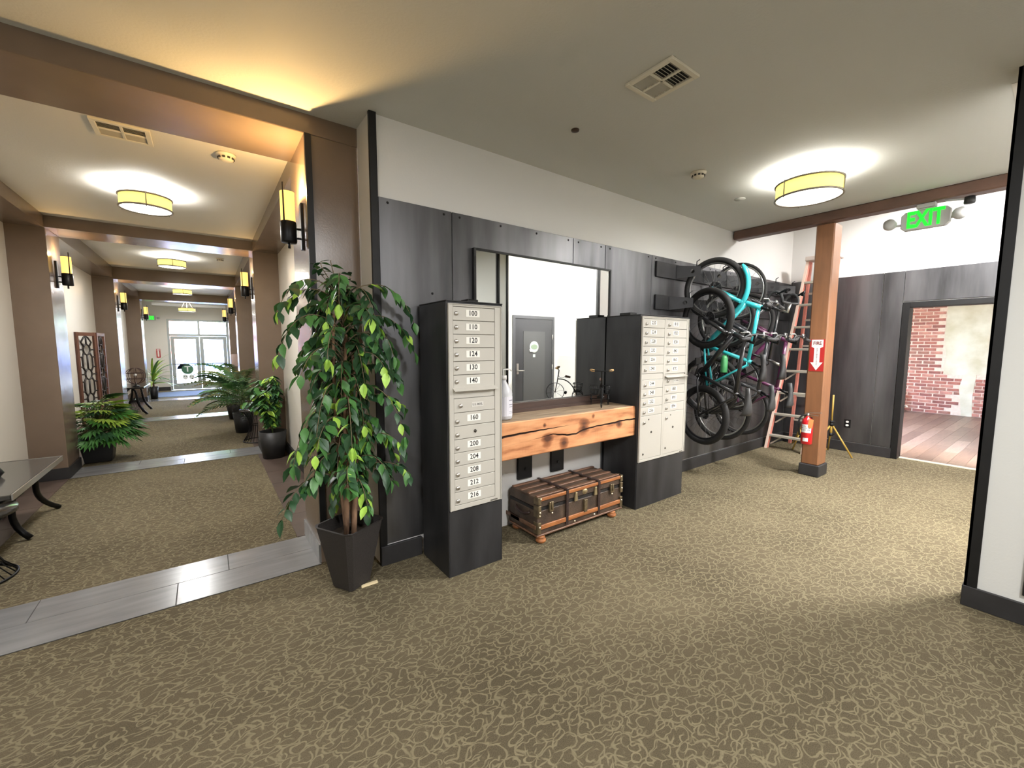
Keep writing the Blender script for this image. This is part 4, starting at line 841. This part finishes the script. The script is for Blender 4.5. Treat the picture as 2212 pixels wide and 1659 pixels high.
e2 = thing('exit_sign', (-1.33, 17.4, 2.27), 'small green exit sign on the far wall left of the glazed doors', 'exit sign')
MB().box(-1.50, -1.24, 17.5, 17.56, 2.27, 2.42).build('housing', GREYP, e2, .004); q = MB().box(-1.46, -1.28, 17.492, 17.5, 2.29, 2.40, 0); q.mesh(textmesh('EXIT'), frame_mat((-1.37, 17.488, 2.345), XD, ZD, .075, .1), 1); q.build('lettering', [GREENL, GREYP], e2)
MB().lathe([(0, 0), (.03, 0), (.03, .05), (0, .05)], 12, (-1.17, 17.52, 2.32)).bar((-1.24, 17.53, 2.345), (-1.17, 17.53, 2.345), .02, .02).build('lamp_head', GREYP, e2)
q = MB().box(-1.29, -1.19, 17.58, 17.598, 1.08, 1.36, 0).box(-1.262, -1.218, 17.574, 17.58, 1.11, 1.30, 1).box(-1.275, -1.205, 17.574, 17.58, 1.31, 1.345, 1)
tag(q.build('fire_sign', [REDS, M('pale_sign_face', (226, 214, 206), .5)]), 'small red and white sign on the far wall above the strap leaved plant', 'sign')

# ---------------------------------------------------------------- ficus by the column
def leaf_mesh(name, mat, L=.075, W=.040, fold=.25, curl=.2):
    v = []; f = []
    prof = [(0, .0), (.18, .62), (.42, 1.0), (.68, .72), (.88, .28), (1, 0)]
    for t, wd in prof:
        x = t * L; z = -curl * L * t * t
        v += [(x, 0, z), (x, wd * W / 2, z + fold * wd * W / 2), (x, -wd * W / 2, z + fold * wd * W / 2)]
    for i in range(5):
        a, b = i * 3, i * 3 + 3; f += [(a, b, b + 1, a + 1), (a, a + 2, b + 2, b)]
    me = bpy.data.meshes.new(name); me.from_pydata(v, [], f); me.materials.append(mat); me.polygons.foreach_set('use_smooth', [True] * len(f)); me.update(); return me
def leaf_mat(p, d, roll, s):
    d = Vector(d).normalized(); q = d.to_track_quat('X', 'Z'); return Matrix.Translation(p) @ q.to_matrix().to_4x4() @ Matrix.Rotation(roll, 4, 'X') @ Matrix.Diagonal((s, s, s, 1))
def place_leaves(root, leaves, meshes, limit, camloc=(0, 0, 1.5), joinname='leaf_mass'):
    """Nearest LIMIT leaves as parts of their own, the rest joined."""
    o0 = wloc(root); leaves.sort(key=lambda q: (q[0].translation - Vector(camloc)).length - q[2])
    for mt, k, _ in leaves[:limit]:
        o = bpy.data.objects.new('leaf', meshes[k]); C.objects.link(o); o.parent = root; m2 = Matrix.Translation(-o0) @ mt; o.location, o.rotation_euler, o.scale = m2.to_translation(), m2.to_euler(), m2.to_scale()
    rest = leaves[limit:]
    if rest:
        b = MB(); mats = []; 
        for mt, k, _ in rest:
            m = meshes[k].materials[0]
            if m not in mats: mats.append(m)
            i = b.add([mt @ v.co for v in meshes[k].vertices])
            for p in meshes[k].polygons: b.face([i + q for q in p.vertices], mats.index(m), True)
        tag(b.build(joinname, mats, root, fix=False), kind='stuff')
fc = thing('potted_ficus', (.665, 2.615, 0), 'tall ficus tree with dark and lime leaves in a tapered dark pot', 'plant')
cx, cy_ = .665, 2.605; rot = R(28)
def sq(h, z): return [Vector((cx + h * (math.cos(rot) * a - math.sin(rot) * b_), cy_ + h * (math.sin(rot) * a + math.cos(rot) * b_), z)) for a, b_ in ((-1, -.8), (-.8, -1), (.8, -1), (1, -.8), (1, .8), (.8, 1), (-.8, 1), (-1, .8))]
b = MB(); rings = [b.add(sq(*q)) for q in ((.083, .012), (.148, .40), (.155, .405), (.142, .405), (.128, .33), (.0, .33))]
for i in range(5):
    for k in range(8): b.face([rings[i] + k, rings[i] + (k + 1) % 8, rings[i + 1] + (k + 1) % 8, rings[i + 1] + k], 1 if i == 4 else 0)
b.face([rings[0] + k for k in range(8)][::-1]); b.build('pot', [POTB, SOIL], fc)
tag(MB().box(.70, .80, 2.52, 2.54, 0, .011).build('wooden_shim', M('pale_wood_shim', (222, 204, 164), .6)), 'pale wooden shim under the edge of the ficus pot', 'shim')
tr_ = MB()
tops = []
for k in range(4):
    a = k * 1.6 + .4; p0 = Vector((cx + .03 * math.cos(a), cy_ + .03 * math.sin(a), .33)); p3 = Vector((cx + .05 * math.cos(a + 1.2), cy_ + .05 * math.sin(a + 1.2), 1.80 - .12 * k))
    pts = bez(p0, p0 + Vector((-.035 * math.sin(a), .035 * math.cos(a), .4)), p3 + Vector((.05 * math.cos(a), .05 * math.sin(a), -.5)), p3, 10); tr_.tube(pts, [.017 - .009 * i / 10 for i in range(11)], 8); tops.append(pts)
tr_.build('trunk', BARK, fc)
fr_ = random.Random(5); tw = MB(); lv = []
FM = [leaf_mesh('leaf', m, .080, .043) for m in (LEAFD, LEAFM, LEAFL)]
HTS = [.66, .74, .80, .90, .98, 1.05, 1.12, 1.2, 1.28, 1.36, 1.45, 1.52, 1.6, 1.68, 1.74, 1.80]
nb_ = 84
for k in range(nb_):
    z0 = .60 + (1.82 - .60) * (k + .5) / nb_; a = k * 2.39996 + fr_.uniform(-.3, .3)
    base = Vector((cx, cy_, z0)); reach = .31 * fr_.uniform(.45, 1.25)
    if z0 < .75: reach *= .85
    e = Vector((math.cos(a), math.sin(a), 0))
    if e.y > 0: reach *= (.34 if e.x > .1 else .62)
    if e.x < -.2: reach *= 1.12
    p1 = base + e * reach * .45 + Vector((0, 0, .14)); p2 = base + e * reach * .9 + Vector((0, 0, .12)); p3 = base + e * reach * 1.15 + Vector((0, 0, -fr_.uniform(-.03, .22)))
    pts = bez(base, p1, p2, p3, 12); tw.tube(pts, [.004 - .0025 * i / 12 for i in range(13)], 5)
    for i in range(4, 13):
        for s in (1, -1):
            if fr_.random() < .12: continue
            d = (pts[i] - pts[i - 1]).normalized(); side = d.cross(Vector((0, 0, 1))).normalized() * s
            ld_ = d * .45 + side * fr_.uniform(.3, 1.0) + Vector((fr_.uniform(-.3, .3), fr_.uniform(-.3, .3), -fr_.uniform(.1, 1.1)))
            tip = i >= 10
            kk = 2 if (fr_.random() < (.20 if tip else .03)) else (1 if fr_.random() < .36 else 0)
            lv.append((leaf_mat(pts[i] + side * .006, ld_, fr_.uniform(-.5, .5), fr_.uniform(.82, 1.22)), kk, .1 if kk == 2 else 0))
        if i == 12: lv.append((leaf_mat(pts[i], Vector((e.x * .2, e.y * .2, -1)), fr_.uniform(-1, 1), fr_.uniform(.8, 1.05)), 2 if fr_.random() < .35 else 1, .1))
for k in range(4):   # upright tips
    a = fr_.uniform(0, 6.28); e = Vector((math.cos(a), math.sin(a), 0)); p0 = Vector((cx, cy_, 1.72)); p1 = p0 + e * .10 + Vector((-.04, 0, .26 * fr_.uniform(.6, 1)))
    pts = bez(p0, p0 + Vector((0, 0, .1)), p1 - Vector((0, 0, .05)), p1, 6); tw.tube(pts, .0025, 5)
    for i in range(1, 7):
        for s in ((1, -1) if i % 2 else (1,)): d = Vector((e.y * s + fr_.uniform(-.4, .4), -e.x * s, fr_.uniform(-.5, .5))); lv.append((leaf_mat(pts[i], d, fr_.uniform(-.4, .4), fr_.uniform(.7, 1)), 1 if fr_.random() < .4 else 0, 0))
tw.build('branches', M('grey_brown_twig', (110, 96, 72), .8), fc)
place_leaves(fc, lv, FM, 300)

# ---------------------------------------------------------------- corridor plants
def round_pot(root, x, y, r0, r1, h, mat, z=0, sqr=False):
    if not sqr: MB().lathe([(0, 0), (r0, 0), (r1, h), (r1 - .012, h), (r1 - .03, h - .05), (0, h - .05)], 24, (x, y, z)).build('pot', mat, root)
    else:
        b = MB(); rg = [b.add([(x + a * r, y + c * r, zz) for a, c in ((-1, -1), (1, -1), (1, 1), (-1, 1))]) for r, zz in ((r0, z), (r1, z + h), (r1 - .014, z + h), (r1 - .03, z + h - .05), (0, z + h - .05))]
        for i in range(4):
            for k in range(4): b.face([rg[i] + k, rg[i] + (k + 1) % 4, rg[i + 1] + (k + 1) % 4, rg[i + 1] + k])
        b.face([rg[0] + k for k in range(4)][::-1]); b.build('pot', mat, root, .01)
def lobed_leaf(name, mat, L=.26, lobes=5):
    b = MB(); i0 = b.add([(0, 0, 0)]); n = lobes
    for k in range(-n, n + 1):
        a = k / n * 1.25; l = L * (1 - .5 * abs(k) / n) ; wd = L * .075; c, s = math.cos(a), math.sin(a); q = L * .12
        i = b.add([(q * c, q * s, .0), (l * .6 * c - wd * s, l * .6 * s + wd * c, .012 - .02), (l * c, l * s, -.18 * l), (l * .6 * c + wd * s, l * .6 * s - wd * c, .012 - .02)])
        b.face([i, i + 3, i + 2, i + 1]); b.face([i0, i, i + 1]) 
    me = bpy.data.meshes.new(name); me.from_pydata(b.v, [], b.f); me.materials.append(mat); me.update(); return me
pr = random.Random(8)
lp = thing('potted_philodendron', (-1.18, 7.42, 0), 'bushy lobed leaf plant in a square black pot by the left pilaster', 'plant')
round_pot(lp, -1.18, 7.42, .125, .165, .30, BLKPOT, sqr=True)
LM = [leaf_mesh('leaf', m, .1, .05) for m in (LEAFD,)]; LOB = [lobed_leaf('leaf', m, .25) for m in (LEAFM, LEAFY, LEAFD, M('forest_leaf', (60, 108, 44), .4, var=.2, vscale=10))]
st = MB(); o0 = wloc(lp)
for k in range(110):
    a = k * 2.39996; t = (k + .5) / 110; r = .05 + .30 * math.sqrt(t) * pr.uniform(.7, 1.0); z = .28 + .54 * (1 - t * .95) * pr.uniform(.8, 1.05)
    p = Vector((-1.18 + r * .95 * math.cos(a) + .03, 7.42 + r * .9 * math.sin(a) - .05, z)); p.x = max(p.x, -1.40)
    st.tube(bez((-1.18, 7.42, .26), (-1.18, 7.42, .45), p - Vector((math.cos(a) * .05, math.sin(a) * .05, -.03)), p, 5), .004, 4)
    o = bpy.data.objects.new('leaf', LOB[0 if t > .55 and k % 3 else (1 if t < .5 and k % 3 else (3 if k % 2 else 2))]); C.objects.link(o); o.parent = lp
    m2 = leaf_mat(p - o0, Vector((math.cos(a), math.sin(a), .25 - .75 * t)), pr.uniform(-.4, .4), pr.uniform(.75, 1.1) * (.6 if math.cos(a) < -.2 else 1)); o.location, o.rotation_euler, o.scale = m2.to_translation(), m2.to_euler(), m2.to_scale()
st.build('stems', M('green_stem', (84, 104, 52), .6), lp)
# leafy plant in a dark pot at the second right pilaster
rp = thing('potted_pothos', (.66, 6.28, 0), 'leafy plant with lime accents in a round dark pot beside the second right pilaster', 'plant')
round_pot(rp, .66, 6.28, .125, .165, .36, BLKPOT)
st = MB(); lv = []; RM = [leaf_mesh('leaf', m, .115, .06) for m in (LEAFD, LEAFM, LEAFL)]
for k in range(40):
    a = k * 2.39996; h = .42 + .62 * pr.random() ; e = Vector((math.cos(a), math.sin(a), 0)); rr = pr.uniform(.08, .30)
    if e.x > 0: rr *= .3
    p0 = Vector((.66, 6.28, .31)); p3 = Vector((.66, 6.28, .31 + h * .75)) + e * rr; pts = bez(p0, p0 + Vector((0, 0, .2)), p3 + Vector((0, 0, .12)), p3, 8); st.tube(pts, .0035, 4)
    for i in range(2, 9):
        for s in (1, -1):
            d = e * .5 + Vector((-e.y * s, e.x * s, -.45)); lv.append((leaf_mat(pts[i], d, pr.uniform(-.5, .5), pr.uniform(.7, 1.15)), 2 if pr.random() < .14 else (1 if pr.random() < .45 else 0), 0))
st.build('stems', M('green_stem', (84, 104, 52), .6), rp); place_leaves(rp, lv, RM, 150)
# feathery palms further along the right
def frond(L, mat, n=16, width=.28, droop=.5):
    b = MB(); pts = bez((0, 0, 0), (L * .3, 0, L * .12), (L * .7, 0, L * .08), (L, 0, -L * droop * .5), n)
    b.tube(pts, [.004 - .003 * i / n for i in range(n + 1)], 4)
    for i in range(2, n + 1):
        wd = width * L * math.sin(math.pi * (i / n) ** .75 * .93 + .08)
        for s in (1, -1):
            p = pts[i]; q = p + Vector((wd * .55, s * wd, -wd * .25)); k = b.add([p, p + Vector((wd * .25 + .016, s * wd * .45, .008)), q, p + Vector((wd * .3 - .018, s * wd * .5, -.004))]); b.face([k, k + 1, k + 2, k + 3])
    me = bpy.data.meshes.new('frond'); me.from_pydata(b.v, [], b.f); me.materials.append(mat); me.update(); return me
def palm(x, y, label, n, L, h, pot, mats, zrise=.6, xmin=None):
    t = thing('potted_palm', (x, y, 0), label, 'plant', 'palms along the right of the corridor'); round_pot(t, x, y, pot[0], pot[1], pot[2], BLKPOT); o0 = wloc(t)
    fs_ = [frond(L, m) for m in mats]
    for k in range(n):
        a = k * 2.39996; tt = (k + .5) / n; e = Vector((math.cos(a), math.sin(a), 0))
        z = pot[2] - .05 + h * (1 - tt * .7) * pr.uniform(.6, 1); d = e + Vector((0, 0, zrise * (1.1 - 1.2 * tt)))
        p = Vector((x, y, z)) + e * .04; s = pr.uniform(.75, 1.05)
        if e.x > .1: s *= .42
        o = bpy.data.objects.new('frond', fs_[k % len(fs_)]); C.objects.link(o); o.parent = t; m2 = leaf_mat(p - o0, d, pr.uniform(-.3, .3), s); o.location, o.rotation_euler, o.scale = m2.to_translation(), m2.to_euler(), m2.to_scale()
    st = MB()
    for k in range(7): a = k * .9; st.tube([(x + .02 * math.cos(a), y + .02 * math.sin(a), pot[2] - .06), (x + .05 * math.cos(a), y + .05 * math.sin(a), pot[2] + h * .8)], .006, 5)
    st.build('stems', M('green_stem', (84, 104, 52), .6), t); return t
palm(.46, 8.45, 'feathery dark palm beside the wire table on the right of the corridor', 40, .70, .62, (.12, .155, .34), (LEAFD, LEAFM, LEAFO), .9)
palm(.45, 10.1, 'olive toned palm spreading over the corridor floor before the third right pilaster', 42, .68, .62, (.14, .19, .36), (M('olive_frond', (112, 124, 62), .55), LEAFM, M('dry_frond', (150, 140, 84), .6)), .7)
def strap_leaf(L, mat, wd=.05):
    b = MB(); n = 8; pts = bez((0, 0, 0), (L * .35, 0, L * .1), (L * .75, 0, L * .02), (L, 0, -L * .28), n); pr0 = None
    for i, p in enumerate(pts):
        ww = wd * (.5 + .5 * math.sin(math.pi * min(1, i / n + .15))) * (1 if i < n else .05); k = b.add([p + Vector((0, ww / 2, .006)), p, p + Vector((0, -ww / 2, .006))])
        if i: b.face([k - 3, k, k + 1, k - 2], 0, True); b.face([k - 2, k + 1, k + 2, k - 1], 0, True)
    me = bpy.data.meshes.new('strap_leaf'); me.from_pydata(b.v, [], b.f); me.materials.append(mat); me.update(); return me
dp = thing('potted_dracaena', (-1.22, 15.1, 0), 'strap leaved yellow green plant in a tall slim black pot near the glazed doors', 'plant')
round_pot(dp, -1.22, 15.1, .075, .10, .34, BLKPOT); SL = [strap_leaf(.70, m, .062) for m in (LEAFY, LEAFM, LEAFY)]; o0 = wloc(dp)
for k in range(44):
    a = k * 2.39996; tt = (k + .5) / 44; e = Vector((math.cos(a), math.sin(a), 0)); d = e * (.35 + tt * .8) + Vector((0, 0, 1.25 - 1.3 * tt)); s = pr.uniform(.75, 1.05) * (.4 if e.x < -.1 else 1)
    o = bpy.data.objects.new('leaf', SL[k % 3]); C.objects.link(o); o.parent = dp; m2 = leaf_mat(Vector((-1.22, 15.1, .40 + .22 * (1 - tt))) - o0, d, pr.uniform(-.4, .4), s); o.location, o.rotation_euler, o.scale = m2.to_translation(), m2.to_euler(), m2.to_scale()
MB().tube([(-1.22, 15.1, .28), (-1.22, 15.1, .64)], .02, 8).build('stem', BARK, dp)

# ---------------------------------------------------------------- corridor tables, screen, lamp, ornament
STONE = M('dark_polished_stone', (46, 44, 42), .18, var=.3, vscale=12)
def wire_base(t, x, y, h, r, sq_=False):
    b = MB()
    for z, rr in ((.008, r), (h - .02, r), (h * .52, r * .42)): b.torus((x, y, z), (0, 0, 1), rr, .008 if z < .1 else .006, 36, 6)
    for k in range(28):
        a = 2 * math.pi * k / 28; e = Vector((math.cos(a), math.sin(a), 0)); b.tube(bez(Vector((x, y, .008)) + e * r, Vector((x, y, h * .3)) + e * r * .5, Vector((x, y, h * .7)) + e * r * .35, Vector((x, y, h - .02)) + e * r, 6), .0035, 4)
    return b.build('wire_base', IRON, t)
def scroll_legs(t, x0, x1, y0, y1, h):
    for y in (y0, y1):
        for x, s in ((x0, -1), (x1, 1)):
            xc = (x0 + x1) / 2
            MB().tube(bez((xc + s * .02, y, h), (xc + s * .30 * abs(x1 - x0), y, h * .9), (xc + s * .02, y, h * .45), (x, y, .012), 12), [.018] * 6 + [.021] * 7, 8).lathe([(0, 0), (.026, 0), (.02, .02), (0, .02)], 12, (x, y, 0)).build('leg', IRON, t)
    MB().tube([((x0 + x1) / 2, y0, h * .5), ((x0 + x1) / 2, y1, h * .5)], .012, 8).build('stretcher', IRON, t)
t1 = thing('low_table', (-1.32, 4.95, 0), 'low dark stone topped table on black curved iron legs along the left corridor wall', 'table')
MB().box(-1.098, -1.09, 4.14, 5.352, .462, .503).box(-1.565, -1.098, 5.35, 5.358, .462, .503).build('edge_trim', CHROME, t1)
MB().box(-1.565, -1.10, 4.14, 5.35, .465, .50).build('top', M('polished_grey_stone', (74, 72, 68), .12, var=.12, vscale=4), t1, .006)
for y in (4.68, 5.2):
    for sx in (1, -1):
        xc = -1.335
        MB().tube(bez((xc + sx * .05, y, .46), (xc + sx * .20, y - .1, .40), (xc - sx * .02, y + .05, .20), (xc + sx * .17, y + (.25 if y > 5 else 0), .012), 12), .021, 8).build('leg', IRON, t1)
MB().tube([(-1.33, 4.66, .24), (-1.33, 5.25, .24)], .014, 8).build('stretcher', IRON, t1)
w1 = thing('wire_side_table', (-1.32, 4.03, 0), 'round wire side table cut by the left edge of the photograph', 'table'); wire_base(w1, -1.32, 4.03, .44, .24); MB().lathe([(0, 0), (.27, 0), (.27, .03), (0, .03)], 32, (-1.32, 4.03, .42)).build('top', STONE, w1)
tag(MB().lathe([(0, 0), (.05, 0), (.07, .03), (.05, .07), (.03, .08), (0, .08)], 18, (-1.35, 4.75, .501)).build('dark_bowl', IRON), 'small dark bowl standing on the low stone topped table', 'bowl')
w2 = thing('console_table', (-1.30, 12.2, 0), 'black iron console table with wire sides under the wire globe ornament on the left', 'table')
MB().box(-1.585, -1.10, 11.7, 12.9, .565, .60).build('top', STONE, w2, .006); scroll_legs(w2, -1.56, -1.10, 11.85, 12.75, .56)
b = MB()
for k in range(18): x = -1.55 + k * .0255; b.tube([(x, 11.85, .54), (x * .5 - .66, 11.85, .30)], .003, 4).tube([(x * .5 - .66, 11.85, .30), (x, 11.85, .04)], .003, 4)
b.build('wire_side', IRON, w2)
w3 = thing('wire_side_table', (.60, 7.55, 0), 'wire sided table with fanned base behind the pothos pot on the right', 'table'); wire_base(w3, .60, 7.55, .50, .21); MB().lathe([(0, 0), (.24, 0), (.24, .025), (0, .025)], 32, (.60, 7.55, .48)).build('top', STONE, w3)
gl = thing('wire_globe', (-1.25, 11.95, .60), 'openwork wire globe ornament on the black console table', 'ornament')
b = MB().lathe([(0, 0), (.07, 0), (.05, .02), (.012, .035), (.012, .07), (0, .07)], 16, (-1.25, 11.95, .60))
b.build('base', IRON, gl); b = MB()
for a in (0, 45, 90, 135): b.torus((-1.25, 11.95, .83), (math.cos(R(a)), math.sin(R(a)), 0), .17, .006, 32, 5)
for z in (.77, .89): b.torus((-1.25, 11.95, z), (0, 0, 1), .16, .006, 32, 5)
b.build('rings', M('rusty_iron', (70, 46, 40), .6, .3), gl); MB().lathe([(0, -.03), (.022, -.02), (.03, 0), (.022, .02), (0, .03)], 14, (-1.25, 11.95, .85)).build('inner_ball', WHITEP, gl)
scn = thing('lattice_screen', (-1.5, 9.6, 0), 'folding wooden lattice screen with oval fretwork behind the bushy planter', 'screen')
SCW = M('red_brown_screen_wood', (92, 58, 44), .45, var=.15, vscale=9); FRT = M('dark_fretwork', (34, 27, 24), .5)
def screen_panel(p, q, H):
    p, q = Vector(p), Vector(q); u = (q - p).normalized(); Wd = (q - p).length
    def S(a, z): return p + u * (a * Wd) + Vector((0, 0, z))
    f = MB(); e = .10
    f.bar(S(e / 2, .02), S(e / 2, H), .03, Wd * e, u).bar(S(1 - e / 2, .02), S(1 - e / 2, H), .03, Wd * e, u)
    for z in (.06, H - .03): f.bar(S(e, z), S(1 - e, z), .03, .055, (0, 0, 1))
    fo = f.build('panel_frame', SCW, scn, .002); g = MB(); r = .012
    n = 4; z0, z1 = .09, H - .06; hh = (z1 - z0) / n
    for k in range(n):
        zc = z0 + hh * (k + .45)
        g.tube([S(.5 + .17 * math.cos(t), zc + hh * .21 * math.sin(t)) for t in (2 * math.pi * i / 20 for i in range(20))], r, 5, True)
        for sg in (-1, 1):
            g.tube([S(.5 + sg * .17, zc), S(.5 + sg * .40, zc)], r, 5)
            g.tube([S(.5 + sg * .15, zc + hh * .13), S(.5 + sg * .25, zc + hh * .28), S(.5 + sg * .25, zc + hh * .70), S(.5 + sg * .15, zc + hh * .87)] if k < n - 1 else [S(.5 + sg * .15, zc + hh * .13), S(.5 + sg * .26, zc + hh * .30), S(.5 + sg * .10, zc + hh * .50), S(.5, zc + hh * .55)], r, 5)
            g.tube([S(.5 + sg * .25, zc + hh * .30), S(.5 + sg * .40, zc + hh * .30)], r, 5).tube([S(.5 + sg * .25, zc + hh * .70), S(.5 + sg * .40, zc + hh * .70)], r, 5) if k < n - 1 else None
        g.tube([S(.5, zc + hh * .21), S(.5, zc + hh * (.79 if k < n - 1 else .55))], r, 5)
    g.build('fretwork', FRT, fo)
screen_panel((-1.585, 9.02, 0), (-1.43, 9.40, 0), 1.69); screen_panel((-1.425, 9.43, 0), (-1.39, 9.83, 0), 1.69)
lm = thing('floor_lamp', (.62, 11.75, 0), 'floor lamp with a drum fabric shade seen above the palms on the right', 'lamp')
MB().lathe([(0, 0), (.12, 0), (.12, .02), (.015, .03), (.015, 1.02), (0, 1.02)], 20, (.62, 11.75, 0)).build('stand', CHROME, lm); MB().lathe([(.15, 0), (.15, .28), (.146, .28), (.146, 0)], 28, (.62, 11.75, 1.0)).build('lamp_shade', M('mauve_fabric_shade', (190, 168, 160), .8), lm)
